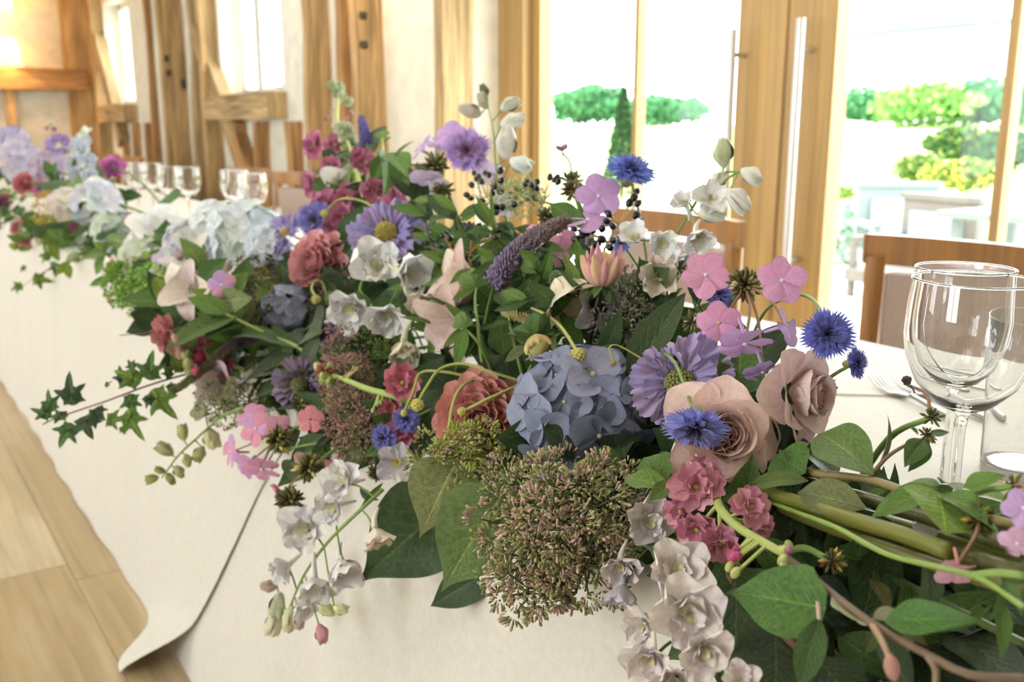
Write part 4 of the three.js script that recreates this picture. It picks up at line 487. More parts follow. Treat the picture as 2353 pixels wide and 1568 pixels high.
// white and blush delphiniums
delphinium('white delphinium buds standing tall at the top centre', [[-1.1273,1.0228,-.7447], [-1.1851,1.0648,-.7756], [-1.2496,1.1136,-.8133], [-1.3264,1.157,-.852]], [], [[[-1.3485,1.1732,-.8613,.0223], [-.2084,.9707,.1193], '#6f6f55'], [[-1.3274,1.1563,-.8461,.0275], [-.2772,.8229,.4961], '#b9b7a0'], [[-1.3417,1.143,-.8338,.0374], [-.3134,.3152,.8958], '#c9bfae'], [[-1.252,1.1509,-.8418,.0317], [.5899,.4518,-.6693], '#cfd0bd'], [[-1.2045,1.125,-.8129,.0358], [.7646,.1706,-.6215], '#dcdcd2'], [[-1.1699,1.0927,-.7836,.046], [.037,.995,-.0928], '#e2dfd9'], [[-1.1094,1.0699,-.7631,.0322], [.7323,-.4029,-.5489], '#dfe6e0']], WHT, { r: .0018 });
delphinium('white delphinium arching to the right against the door stile', [[-.7648,.9826,-.7187], [-.7562,1.0109,-.7283], [-.744,1.0346,-.7342], [-.7449,1.0567,-.7542], [-.7301,1.0708,-.7596], [-.7004,1.0747,-.7556]], [[[-.7006,1.0489,-.7162,.0316], [.7856,.3152,.5325]], [[-.6865,1.0153,-.6849,.0378], [.769,-.5023,.3954], { t: .7 }], [[-.7328,1.0032,-.6819,.0348], [.7506,-.1969,.6308], { t: .8 }], [[-.7802,1.0028,-.6893,.0354], [.3738,.5366,.7565], { t: .8 }], [[-.714,.9722,-.6613,.042], [.7469,.2161,.6289], { hexes: CRM, t: .85 }], [[-.7429,1.0398,-.7234,.0301], [.1233,.6668,.7349], { t: .55 }], [[-.7148,.9858,-.69,.031], [.9043,-.3688,.2151], { t: .8 }]], [[[-.7361,1.0894,-.7691,.0295], [.0257,.9892,.144], '#c3c9a4'], [[-.6846,1.0728,-.7538,.0229], [.7239,-.4419,-.5298], '#dfded2'], [[-.6741,1.0506,-.7254,.0285], [.7632,-.5783,-.2881], '#dfdcd2'], [[-.7267,1.0639,-.7533,.0201], [.629,.767,.1267], '#d2d4bd'], [[-.7026,1.0339,-.7179,.0265], [.7878,.0687,-.6121], '#cfd0c0']], WHT, { r: .0019 });
delphinium('white delphinium with crisp open florets at the centre left', [[-1.1313,.8302,-.5759], [-1.2261,.8737,-.5883], [-1.2586,.8929,-.5883], [-1.2681,.9105,-.6045]], [[[-1.2179,.9284,-.5983,.0683], [.7988,.3619,.4806], { t: .9 }], [[-1.1483,.9264,-.6072,.061], [.9978,.0629,-.0212], { t: .75 }], [[-1.192,.8795,-.5471,.064], [.6515,-.1465,.7444], { t: .95 }], [[-1.1015,.884,-.5495,.056], [.8589,-.329,.3925], { t: .9 }], [[-1.0475,.8554,-.5472,.0499], [.5203,-.8027,.2914], { t: .5, hexes: ['#e9e3c6', '#ddd9bd', '#efe9d4'] }], [[-1.0802,.9007,-.5955,.0494], [.8605,-.2408,.449], { t: .7, hexes: CRM }]], [], WHT, { eye: '#f6f3d2', spur: '#dfe0bf', inner: 1 });
delphinium('blush white delphinium trailing down over the cloth at lower left', [[-.885,.7401,-.4329], [-.8834,.7208,-.4009], [-.9497,.6654,-.3954], [-1.0241,.596,-.3941], [-1.0797,.5316,-.3952], [-1.0954,.5073,-.3925]], [[[-.9268,.741,-.4065,.0418], [.3288,.4281,.8418]], [[-.9338,.7117,-.3982,.0402], [.4046,.0803,.911], { t: .8 }], [[-.986,.6725,-.3833,.0517], [.7249,.3136,.6133]], [[-.8474,.7134,-.4042,.0394], [.6534,-.7533,.0754], { t: .75, hexes: CRM }], [[-.8982,.6615,-.3877,.0486], [.88,-.4741,.0304], { t: .75 }], [[-1.076,.5871,-.3921,.0443], [.2346,-.2773,.9317], { t: .7 }], [[-.9682,.6135,-.3836,.0497], [.6998,-.6232,.3492], { t: .8 }], [[-1.0158,.5672,-.3882,.0374], [.6844,-.6971,.2134], { t: .6 }]], [[[-1.143,.5308,-.3925,.0217], [-.399,.1445,.9055], '#b99f96'], [[-1.1152,.5204,-.3909,.0314], [.16,-.8613,.4822], '#b7bd9e'], [[-1.1202,.4926,-.3878,.0316], [.2025,-.945,.2569], '#c9c6a8'], [[-1.0605,.5258,-.3873,.0313], [.2025,-.945,.2569], '#c3c5a0'], [[-1.0439,.5309,-.3911,.0235], [.3136,-.945,.0929], '#bba9a4'], [[-.9719,.5457,-.3906,.0223], [.4403,-.8902,-.1171], '#c98f9c'], [[-.9621,.5781,-.3932,.02], [.6531,-.4916,-.5761], '#c9cf92'], [[-.9116,.6016,-.3887,.0163], [.6706,-.2842,-.6852], '#d8dba8']], ['#f0edee', '#e9e6ec', '#f3eeea'], { r: .0022, eye: '#f4efc0', inner: 1 });
delphinium('pale green delphinium bud spray drooping at the far left over the cloth', [[-1.2933,.7345,-.4206], [-1.3635,.7003,-.4037], [-1.3942,.6693,-.3821], [-1.3964,.647,-.3537], [-1.4025,.6249,-.3368], [-1.4053,.6136,-.3285]], [[[-1.4042,.7013,-.397,.0351], [.3901,.4946,.7766], { hexes: ['#cfd2b4', '#dcdcc6', '#c2c8a4'], t: .7 }]], [[[-1.408,.6736,-.364,.0245], [-.0903,.987,.1328], '#b9bb84'], [[-1.3837,.6706,-.3977,.0323], [.5754,-.8174,.0258], '#c6c69a'], [[-1.3884,.6472,-.382,.0245], [.0884,-.8046,.5872], '#a3a672'], [[-1.4083,.6532,-.3392,.027], [-.3594,.6669,.6528], '#9fa274'], [[-1.3886,.6402,-.3624,.0193], [.4618,-.8852,.0569], '#a9ad70'], [[-1.4079,.6236,-.3287,.0154], [-.3809,.2813,.8808], '#8f9560'], [[-1.3931,.6238,-.3498,.0218], [.7873,-.5981,-.1497], '#98a065'], [[-1.4125,.6122,-.3178,.0193], [-.4186,-.1871,.8887], '#969c5a'], [[-1.3987,.6136,-.338,.0193], [.5325,-.8002,-.2758], '#858c52']], WHT, { r: .0022 });
delphinium('blush delphinium hanging down at the bottom right of centre', [[-.5747,.8223,-.5233], [-.5076,.8171,-.469], [-.4404,.8176,-.4262], [-.392,.8134,-.3977], [-.3609,.8073,-.3783]], [[[-.5009,.831,-.4624,.0338], [.8382,.3136,.4461], { hexes: ['#e6e0e0', '#dcd6dc', '#eae2de'] }], [[-.5098,.7999,-.4435,.0326], [.727,-.3061,.6146], { t: .85 }], [[-.5011,.7848,-.4387,.031], [.3788,-.7734,.5083], { t: .8, hexes: ['#cfc8d8', '#c5bfd2', '#d6ced6'] }], [[-.4254,.8326,-.4193,.0367], [.658,.5555,.5084]], [[-.3812,.8341,-.386,.0419], [.7686,.2658,.5818]], [[-.3507,.8298,-.3675,.0291], [.8995,.1125,.4223]], [[-.3995,.7992,-.3754,.0302], [.5783,-.0963,.8101], { t: .9 }], [[-.4322,.798,-.3974,.0264], [.2805,.1696,.9448], { t: .85 }], [[-.3705,.8027,-.3651,.0282], [.7506,-.1969,.6308]], [[-.3214,.8242,-.3681,.0189], [.6458,.6976,.3103]]], [], BLSH, { r: .0032, eye: '#f5edc6', sm: G.mid, inner: 1 });
delphinium('single pale floret with a yellow eye left of the coral red dahlia', [[-.8858,.7281,-.4754], [-.8839,.7523,-.4589], [-.8877,.7622,-.4533]], [[[-.875,.7712,-.4469,.0407], [.7423,.3619,.564], { hexes: ['#c9c3cf', '#bdb7c6', '#d3ccd2'] }]], [], WHT, { eye: '#e6d87a' });
delphinium('white delphinium floret caught among the cut stems at right', [[-.3276,.8683,-.5656], [-.3227,.8809,-.5321], [-.3226,.8836,-.5235]], [[[-.3179,.8867,-.515,.0244], [.9214,-.1004,.3753], { t: .8 }]], [], WHT);
// stocks
stock('tall magenta stock with a pale bud tip at the top left', [[-1.4863,.992,-.7095], [-1.6378,1.0507,-.7516], [-1.8081,1.12,-.8095], [-1.9304,1.1867,-.87]], [[[-1.8122,1.0801,-.7645,.0631], [.3421,.3826,.8582]], [[-1.7346,1.0837,-.7723,.0495], [.6138,.4142,.6721]], [[-1.6646,1.0409,-.7333,.054], [.5891,.2061,.7813]], [[-1.6992,1.0141,-.7085,.0579], [.1187,.0353,.9923]], [[-1.5763,1.0588,-.7501,.0505], [.944,.2061,.2578]], [[-1.5858,.9867,-.6838,.0592], [.567,.3073,.7642]], [[-1.5245,1.0011,-.6974,.0547], [.7498,.4238,.5082]], [[-1.4636,1.0147,-.7152,.0489], [.9109,.4026,.0902]], [[-1.4869,.9722,-.671,.0548], [.8278,.0003,.5611]], [[-1.3839,1.0041,-.7115,.0414], [.9199,.3073,.2436]]], [[[-1.9341,1.193,-.8719,.0474], 16, ['#aeb890', '#bcc59f', '#9aa878']], [[-1.8956,1.1444,-.8314,.0232], 3, ['#a85e86', '#9fa678']], [[-1.7811,1.1432,-.8268,.0255], 3, ['#b86a93', '#a5ab82']], [[-1.7809,1.1117,-.7979,.0338], 5, ['#ab4a78', '#b86a93']]], MAG, { r: .0042 });
stock('second magenta stock with a whitish bud tip, right of the tallest', [[-1.4563,.9872,-.7004], [-1.5338,1.029,-.723], [-1.6676,1.0849,-.7692], [-1.7117,1.1,-.7831]], [[[-1.3934,.9852,-.6889,.0497], [.9105,.212,.3551]], [[-1.434,1.016,-.7219,.0398], [.8659,.4946,.0747]], [[-1.5028,.957,-.662,.0436], [.69,-.1004,.7169]]], [[[-1.7161,1.1072,-.7854,.0541], 18, ['#b9c2a0', '#a2ad7e', '#c9cdb2']]], ['#a84e78', '#b85e86', '#984570'], { r: .0046 });
stock('rosy magenta stock below the peach rose, its green tip to the right', [[-.4777,.8573,-.5053], [-.4126,.8728,-.4466], [-.3855,.874,-.4347], [-.3634,.8737,-.4316], [-.3485,.8737,-.4297]], [[[-.4538,.8744,-.462,.0388], [.6949,.4078,.5923]], [[-.3966,.8813,-.453,.0291], [.8511,.4483,.2733]], [[-.4378,.8524,-.4491,.032], [.5724,-.1024,.8136]], [[-.4205,.8483,-.4535,.0303], [.7506,-.1969,.6308]], [[-.4661,.8525,-.4612,.026], [.3098,.1738,.9348]], [[-.394,.8685,-.4604,.0203], [.9826,.1842,.0257]], [[-.4731,.8708,-.4887,.0304], [.5739,.7752,.2639]]], [[[-.3425,.8783,-.4231,.0157], 9, ['#b9bf78', '#c8ca8c', '#a9b06a', '#b25f96']], [[-.3719,.865,-.4143,.0173], 8, ['#b24a78', '#a8426c', '#bcc076']]], ['#d67e9e', '#de90a8', '#c86c94', '#e09cae'], { r: .0036, sm: solidM('#a3b062', .55) });
stock('pale green stock tip curving left over the brown joe-pye weed', [[-.9458,.7996,-.5243], [-.9609,.8162,-.4902], [-.9959,.819,-.4743], [-1.0588,.8185,-.4698], [-1.0959,.8161,-.4689]], [[[-.9579,.8313,-.4974,.048], [.7688,.4986,.4004]], [[-.9727,.8013,-.4902,.0324], [.7612,.1164,.638]], [[-.9306,.785,-.4818,.0441], [.808,.2172,.5477]]], [[[-1.0982,.8184,-.4654,.0316], 15, ['#b5c07e', '#a7b56a', '#c8cf94', '#96452f']], [[-1.0607,.827,-.4838,.016], 4, ['#d98a92', '#b5c07e']], [[-.9764,.8057,-.4743,.0171], 4, ['#b5c07e']]], ['#d76a8c', '#c95a7e', '#e2839c'], { r: .0042, sm: solidM('#a3b862', .5) });
stock('deep pink stock with greenish buds among the ivy at far left', [[-1.4132,.757,-.4632], [-1.4349,.7707,-.4309], [-1.4367,.7847,-.3995], [-1.4478,.7943,-.3872]], [[[-1.4256,.761,-.4407,.0384], [.69,.0003,.7238]], [[-1.4515,.7997,-.4181,.0265], [.6653,.5949,.451]]], [[[-1.437,.7996,-.3878,.0455], 16, ['#a9b27c', '#8e9a62', '#b58a80']], [[-1.4255,.7774,-.3957,.0455], 14, ['#b23f63', '#c9587c', '#a3a86c']]], ['#c24a70', '#d46a92', '#b0405f'], { r: .003 });
// lavender, veronica
spike('dark violet lavender top behind the second stock', [[-1.4953,1.0266,-.7409], [-1.58,1.0674,-.7674], [-1.6579,1.1044,-.796], [-1.7276,1.1346,-.8233]], .016, .008, ['#4d4a86', '#5d5a9c', '#6d5f96'], { name: 'lavender', n: 150, from: .45 });
spike('dusky purple veronica spike rising across the middle', [[-.964,.879,-.6112], [-.9426,.9349,-.6132], [-.9257,.9647,-.6204], [-.9145,.9896,-.6433], [-.9012,1.0037,-.6628], [-.8981,1.0123,-.6843]], .017, .008, ['#8f80a4', '#7c6a84', '#84727c', '#8c7a74'], { n: 620, from: .18 });
spike('long veronica spike curving down to the left among the leaves', [[-1.4106,.8014,-.52], [-1.4173,.8062,-.4881], [-1.406,.8008,-.4501], [-1.4106,.7775,-.4172], [-1.4152,.7544,-.3847], [-1.4283,.7341,-.3582]], .013, .006, ['#5a4a66', '#6a5a5e', '#6f6a4a', '#7a8048'], { n: 520, from: .05 });
spike('small greenish veronica tip in the centre of the leaves', [[-.83,.9105,-.6045], [-.8427,.9145,-.5932], [-.8778,.915,-.5941], [-.891,.9149,-.5941]], .008, .005, ['#a9a066', '#b8a878'], { n: 120, from: .2 });
// joe-pye weed and sedum clouds
fuzz('big pinkish green joe-pye weed cloud hanging below the blue hydrangea', [-.6026,.7894,-.4562], [[[-.6609,.8021,-.4612], [.048, .030, .04], 560, .0070], [[-.5949,.822,-.4772], [.055, .028, .04], 520, .0070], [[-.634,.785,-.4358], [.040, .036, .04], 520, .0070], [[-.5798,.8078,-.4455], [.055, .040, .045], 820, .0070], [[-.5579,.8184,-.4724], [.036, .034, .035], 380, .0068], [[-.592,.7745,-.4241], [.040, .038, .035], 560, .0068], [[-.5518,.7857,-.4417], [.040, .032, .035], 480, .0068], [[-.5813,.7549,-.4145], [.034, .017, .03], 300, .0066]], ['#a88a80', '#b89a90', '#8a8c5a', '#6f7842', '#c4aa9c', '#a8a870', '#a07e78', '#b8968c'], { stalk: '#4b5c2c' });
fuzz('yellow green sedum head in front of the coral red dahlia', [-.7706,.8049,-.46], [[[-.7735,.796,-.4443], [.030, .032, .03], 420, .0066], [[-.7566,.8153,-.4614], [.032, .026, .03], 420, .0066], [[-.7489,.8265,-.4715], [.020, .016, .02], 120, .006], [[-.7382,.7875,-.4426], [.026, .022, .025], 240, .0066]], ['#a2ab52', '#8f9c46', '#b3b967', '#a08a7a', '#7f8c40'], { stalk: '#5f7034' });
fuzz('brownish pink joe-pye weed plume left of the pale stock tip', [-1.0754,.785,-.489], [[[-1.1582,.8236,-.5184], [.030, .032, .03], 700, .0058], [[-1.0965,.8023,-.4923], [.036, .034, .03], 1100, .0058], [[-1.0382,.7802,-.4714], [.036, .034, .03], 1100, .0058], [[-.987,.7662,-.4581], [.030, .022, .025], 600, .0058]], ['#9c7672', '#a9837c', '#8a6662', '#7f8050', '#b08f86']);
fuzz('green joe-pye weed tuft beneath the cream delphinium bell', [-1.1184,.8268,-.5531], [[[-1.1184,.8268,-.5531], [.026, .040, .03], 520, .0055]], ['#6f7a34', '#7f8a3e', '#5f6a2e', '#8a8a58']);
fuzz('dusky joe-pye weed behind the dahlia bud', [-.7364,.9326,-.6494], [[[-.7412,.9465,-.662], [.030, .030, .03], 420, .0055], [[-.7317,.9188,-.637], [.034, .036, .03], 460, .0055]], ['#7d6a70', '#8b7a7c', '#6a6f4c', '#9a8a90']);
fuzz('pale green lacy umbel behind the black berries at the top', [-1.0711,1.0293,-.7389], [[[-1.0711,1.0293,-.7389], [.030, .022, .03], 520, .005]], ['#a9bb84', '#b9c894', '#94aa70', '#d6dccb']);
fuzz('dark seed cluster with yellow stalks left of the coral pink dahlia', [-1.624,.8611,-.573], [[[-1.6848,.8685,-.5793], [.030, .022, .03], 200, .008], [[-1.4673,.8578,-.5231], [.036, .034, .03], 300, .008], [[-1.4777,.8309,-.4969], [.012, .040, .015], 160, .006]], ['#4a4238', '#5d5242', '#3c352c', '#6a5f45'], { stalk: '#b5953f' });
fuzz('dark seed cluster behind the nodding violet bud', [-1.3703,.859,-.5844], [[[-1.3703,.859,-.5844], [.030, .040, .03], 160, .008]], ['#3e3a30', '#54503c', '#4d4432'], { stalk: '#6a6038' });
fuzz('pale pink and green tuft under the left phlox cluster', [-1.4157,.6979,-.42], [[[-1.3981,.7121,-.422], [.034, .030, .03], 360, .006], [[-1.3408,.7292,-.4431], [.03, .03, .03], 300, .006]], ['#7d8a52', '#6f7d46', '#93985f', '#a59a80']);
// berries
const B = (...q) => q;
berries('black berries below the lilac cornflower', [-1.0779,.978,-.712], B([-1.1761,1.0389,-.7284], [-1.1737,1.0508,-.7393], [-1.1493,1.045,-.7282], [-1.1631,1.0554,-.7435], [-1.1431,1.0539,-.7364], [-1.1043,1.0481,-.731], [-1.1083,1.0394,-.7231], [-1.0954,1.033,-.7111], [-1.0778,1.0356,-.7134], [-1.1611,1.0264,-.711], [-1.1452,1.0226,-.7076], [-1.1061,1.0223,-.7013], [-1.1112,1.0162,-.7017], [-1.0924,1.0121,-.6918], [-1.0722,1.0159,-.7014], [-1.0579,1.0168,-.7023], [-1.0622,1.0095,-.6955], [-1.1392,1.0596,-.7535], [-1.0359,1.0214,-.7065], [-1.1831,1.0461,-.7408], [-1.2,1.0538,-.7477]), '#15171c', '#c2a368', .0050);
berries('small group of black berries against the left door jamb', [-1.0074,.9945,-.7291], B([-1.0715,1.049,-.7505], [-1.0692,1.0441,-.7461], [-1.0545,1.0442,-.7464], [-1.0472,1.0484,-.7503], [-1.0302,1.0412,-.7375], [-1.0525,1.0402,-.7492], [-1.0281,1.0552,-.7568], [-1.0145,1.0525,-.7545], [-1.0044,1.0503,-.7525], [-1.0132,1.0553,-.757]), '#1d2026', '#8f8a58', .0042);
berries('black berries with orange stalks in the middle of the leaves', [-1.085,.9336,-.6714], B([-1.1126,.9898,-.6775], [-1.1031,.9917,-.6792], [-1.0827,.9898,-.6713], [-1.0709,.9892,-.6706], [-1.0569,.9876,-.6691], [-1.0512,.984,-.6721], [-1.0303,.9911,-.6786], [-1.0249,.9821,-.6703], [-1.1474,.9741,-.663], [-1.1271,.9731,-.662], [-1.1537,.9606,-.6506], [-1.1335,.9614,-.6513], [-1.1505,.9763,-.671], [-1.0794,.9838,-.6719], [-1.0704,.9809,-.6756], [-1.0867,.9894,-.6832], [-1.1013,.9852,-.6732]), '#14161c', '#b9803c', .0050);
berries('black berries on straw yellow stalks above the dahlia bud', [-.8405,.9709,-.6979], B([-.8361,1.0473,-.7375], [-.8341,1.0413,-.732], [-.8352,1.0356,-.7268], [-.8212,1.0355,-.7268], [-.8112,1.0241,-.7164], [-.8003,1.0153,-.6934], [-.8135,1.0133,-.6844], [-.8272,1.0095,-.681], [-.8417,1.0073,-.6792], [-.8489,1.0035,-.6757], [-.8824,1.005,-.6844], [-.8518,1,-.6725], [-.8086,1.0007,-.6654], [-.7896,1.0015,-.6658], [-.7875,.9947,-.6595], [-.8199,.9943,-.6668], [-.8342,.9857,-.6663], [-.8657,.9947,-.6748], [-.8487,1.0228,-.7078], [-.7932,1.0186,-.7039], [-.836,1.0166,-.6949], [-.8628,1.0029,-.6823]), '#14161d', '#cdb27a', .0048);
berries('lone dark seed pods dangling from the joe-pye weed cloud', [-.5692,.7609,-.4381], B([-.5445,.7618,-.4193], [-.5671,.7622,-.4299], [-.5808,.7585,-.4362]), '#4a4a34', '#9a8a58', .0045);
berries('dark fruits deep between the green leaves', [-1.145,.9034,-.6555], B([-1.1725,.9424,-.658], [-1.1447,.9396,-.6559], [-1.1263,.9427,-.659], [-1.1697,.9484,-.6636], [-1.2128,.9379,-.6594], [-1.1069,.9408,-.6577], [-1.2238,.9545,-.6743]), '#16181d', '#5a5a34', .0048);
// bells and buds
bell('pale pink bellflower with a peach back, above the lance leaves', [-1.034,.9279,-.614,.07], [-.1519,.2982,.9423], ['#ecd2c4', '#e8c9be', '#f0dccb'], { flare: .3 });
bell('blush bellflower hanging below the first one, its spur pointing down', [-.9913,.8865,-.5757,.0589], [.1572,-.2143,.964], ['#e2c4ba', '#dcbab2', '#e8d0c4'], { flare: .5 });
bell('cream trumpet bellflower under the pink dahlia bud', [-.7907,.942,-.6106,.0638], [.7634,-.6449,-.0352], ['#f4e6ca', '#efe0c8', '#f7ecd6'], { flare: .1, sep: .2 });
bell('white bellflower half hidden behind the dahlia bud stalk', [-.7631,.9374,-.6292,.0379], [.9803,-.1262,.1522], ['#e6e4ec', '#dcdbe6', '#efecef'], { flare: .6, sep: .2 });
bell('pale lilac bell with torn edges at the left, above the ivy', [-1.4183,.7357,-.4234,.0553], [.6835,-.194,.7037], ['#e2cfdc', '#dcc6d6', '#e8d8de'], { flare: .9, sep: .2 });
bell('large ivory bellflower lying open at the left, backs of its petals showing', [-1.8511,.8626,-.5604,.1072], [.1925,.7395,.6451], ['#efe2d8', '#ecd9d0', '#f3e8de'], { flare: .7, sep: .5 });
dahlia('coral pink flower drooping over the cloth at the far left', [-1.4997,.8074,-.368,.0734], [.1357,-.0688,.9884], ['#d5828a', '#de8f90', '#c9747e'], { n: 26 });
{ const g = head('dahlia_bud', 'opening dahlia bud, yellow below and pink at its petal tips, on a dark stalk', 'flower bud', [-.7519,.9772,-.6201,.0458], [-.1677,.9704,-.174]), s = .5 * [-.7519,.9772,-.6201,.0458][3]; g.scale.set(.76, .76, 1);
  const b = lathe([[.001, -.72], [.5, -.66], [.86, -.3], [.95, .05], [.84, .42], [.55, .7], [.2, .82], [.001, .84]].map((q) => [q[0] * s * .98, q[1] * s]), 20); b.rotateX(Math.PI / 2); part(g, 'core', b, petalM('#d9b85e', { transmission: .1 }), 'golden core');
  for (let i = 0; i < 13; i++) setM(part(g, 'petal', pv('dbud', { w: .52, prof: 'ovate', cup: .3, bend: 2.1, tip: 0, nu: 6, nv: 10 }, 1), petalM(i % 3 ? '#e6b890' : '#de96a0')), petalMat(i * 2.39996, 1.5, s * .15, -s * .76, s * (1.85 + .1 * (i % 3))));
  for (let i = 0; i < 6; i++) setM(part(g, 'outer_petal', pv('dbud2', { w: .42, prof: 'ovate', cup: .35, bend: .25, tip: 0, nu: 6, nv: 10 }, 1), petalM('#e2a0b4')), petalMat(i * 1.047 + .3, .2 + .06 * (i % 2), s * .9, -s * .3, s * (1.15 + .35 * (i % 2))));
  for (let i = 0; i < 9; i++) setM(part(g, 'bract', leafGeo('lance'), i % 2 ? G.mid : G.bright), petalMat(i * .7, 1.75 + .3 * (i % 2), s * .2, -s * .72, s * 1.35, 0, 1.3)); part(g, 'stem', tube([[0, 0, -s * .7], loc(g, [-.7451,.949,-.6085]), loc(g, [-.7933,.8916,-.6358])], .0032, .004, 8, 5), solidM('#3b2a22', .5), 'dark stalk'); }
{ const g = head('dahlia_bud', 'round closed yellow green dahlia bud among the lance leaves', 'flower bud', [-.7609,.9067,-.5468,.026], [.7861,-.5789,.2167]), s = .5 * [-.7609,.9067,-.5468,.026][3];
  part(g, 'core', new THREE.SphereGeometry(s * .92, 18, 14), petalM('#c2b95c', { transmission: .1 })); for (let i = 0; i < 10; i++) setM(part(g, 'petal', pv('dbud', {}, 1), petalM(i % 3 ? '#c9c36c' : '#cfa868', { transmission: .1 })), petalMat(i * 2.39996, 1.35, s * .2, -s * .82, s * 1.95));
  for (let i = 0; i < 7; i++) setM(part(g, 'bract', leafGeo('ovate'), i % 2 ? G.mid : G.bright), petalMat(i * .9, 1.35 + .4 * (i % 3), s * .1, -s * .85, s * (1.5 + .5 * (i % 2)), 0, .9)); stemTo(g, g.position, .002); }
// nodding scabious knobs on bent stems
knob('yellow green scabious knob nodding above the blue hydrangea', [[-.8971,.9232,-.6162], [-.7969,.9282,-.583], [-.7381,.9282,-.5586], [-.703,.9222,-.5435], [-.687,.9172,-.5379]], .0135, [.4486,-.8917,.0603]);
knob('yellow scabious knob hanging left of the coral red dahlia', [[-.7954,.8594,-.5574], [-.8184,.8698,-.5293], [-.8532,.8742,-.5134], [-.8659,.8684,-.4951], [-.8587,.8532,-.4739], [-.8549,.8409,-.4622]], .0125, [.16,-.8613,.4822]);
knob('tiny scabious knob lying on the coral red dahlia', [[-.7894,.8789,-.5598], [-.7563,.8725,-.5222], [-.7556,.8629,-.4835], [-.7692,.8511,-.4662]], .0085, [-.2097,-.2288,.9506]);
knob('scabious knob hidden by the green sedum, its bent stem over the coral dahlia', [[-.8602,.8519,-.5506], [-.8307,.8585,-.5048], [-.8077,.854,-.4784], [-.7819,.8402,-.4569], [-.7741,.8258,-.4501]], .008, [.2831,-.9056,.3157]);
knob('yellow centred knob arching over the blue violet cornflower', [[-1.3358,.9768,-.6762], [-1.3748,.9955,-.6724], [-1.4527,1.0041,-.6759], [-1.5055,.9984,-.6665], [-1.5114,.9801,-.6496]], .0125, [.6133,-.4309,.662], '#c6bd62');
knob('knob with a violet lower half on a hooked stem at left', [[-1.3583,.8544,-.5804], [-1.3634,.8863,-.5769], [-1.3646,.8917,-.5664], [-1.3514,.8834,-.5535], [-1.3179,.8758,-.5459]], .013, [.3981,-.9056,.146], '#b9b06a');
knob('thin green tendril with a small knob left of the peach rose', [[-.6481,.9028,-.5974], [-.6762,.9186,-.5785], [-.6703,.9197,-.563], [-.6625,.9091,-.5609]], .005, [.4618,-.8852,.0569], '#b99a4a', { r: .0010 });
knob('bent green stem joining the blue cornflower pair', [[-.8721,.8479,-.5469], [-.898,.855,-.5178], [-.9216,.8509,-.5012], [-.9102,.8348,-.4858], [-.909,.8146,-.4739]], .007, [.16,-.8613,.4822]);

// ---------- foliage of the large arrangement ----------
const v0 = VIEW.toArray(), UPV = [.25, .75, .5], RT = [.56, .25, -.5], LF = [-.4, .3, .8];
twig('large_leaf', 'broad olive green leaf with a wavy edge below the sedum head', [[-.8164,.783,-.5032], [-.7891,.7854,-.4734], [-.7829,.7832,-.4595]], [[[-.746,.812,-.4428], [-.7127,.7651,-.3824], [.6782,.4517,.5797], 'acum', leafM('#a6b27a', .15), 1.4]], { sm: G.mid });
twig('large_leaf', 'large mid green pointed leaf under the joe-pye weed cloud', [[-.7196,.791,-.4945], [-.7041,.7873,-.474], [-.6945,.7844,-.4627]], [[[-.6523,.8162,-.4369], [-.6676,.7243,-.3685], [.6782,.4517,.5797], 'acum', leafM('#84a662', .15), 1.15]], { sm: G.mid });
twig('large_leaf', 'large dark leaf spreading over the cloth behind the trailing delphinium', [[-.7982,.7582,-.4889], [-.7799,.7561,-.4624], [-.7718,.7542,-.4525]], [[[-.8355,.735,-.4954], [-.8644,.6493,-.3822], [.7551,.4099,.5118], 'acum', leafM('#44683a', .25), 1.2]], { sm: G.stemD });
twig('large_leaf', 'dark narrow leaf tip peeping out below the mid green leaf', [[-.6532,.7569,-.4631], [-.6385,.7552,-.4435], [-.6342,.752,-.4315]], [[[-.7644,.6847,-.5255], [-.804,.6386,-.4305], [.7186,.5919,.365], 'ell', leafM('#3f6233', .3), .75]], { sm: G.stemD });
twig('folded_leaf', 'long dark folded leaf standing upright right of centre', [[-.67,.8476,-.5917], [-.6705,.8652,-.5894], [-.6665,.8797,-.5849]], [[[-.6591,.8805,-.5768], [-.6563,.9802,-.6355], [.3917,.2847,.8749], 'ell', leafM('#4a6a38', .35), .62], [[-.6494,.8855,-.5993], [-.668,.9735,-.6459], [.9199,.3073,.2436], 'lance', G.dark, .6]], { sm: G.stemD });
twig('ruscus_sprig', 'sprig with smooth pointed green leaves reaching left from the centre', [[-1.2043,.7873,-.5154], [-1.2502,.8127,-.4975], [-1.3597,.8179,-.4881], [-1.392,.8397,-.4511], [-1.4027,.8478,-.4389]], [[[-1.4018,.8466,-.4398], [-1.4327,.882,-.3925], [.6221,.763,.1754], 'ovate', G.bright, .95], [[-1.3928,.8441,-.4517], [-1.4254,.8133,-.3429], [.4711,.8791,.073], 'ovate', leafM('#6f9142', .25), .7], [[-1.3903,.8343,-.4601], [-1.412,.8207,-.398], [.3243,.8271,.459], 'ell', G.mid, .7], [[-1.3272,.8138,-.4889], [-1.4196,.834,-.4435], [.4444,.8935,.0643], 'ell', leafM('#4f7434', .3), .75], [[-1.2477,.7912,-.489], [-1.4011,.7699,-.428], [.4476,.8755,.1823], 'ell', leafM('#475f36', .3), .95], [[-1.2691,.8139,-.4988], [-1.4359,.8232,-.5027], [.3951,.9067,.1476], 'ell', G.dark, .9], [[-1.2636,.798,-.4841], [-1.3715,.7518,-.4224], [.2884,.9543,.0787], 'lance', leafM('#6c8a3c', .25), .5]], { r: .0034, sm: solidM('#8a9a4c', .5) });
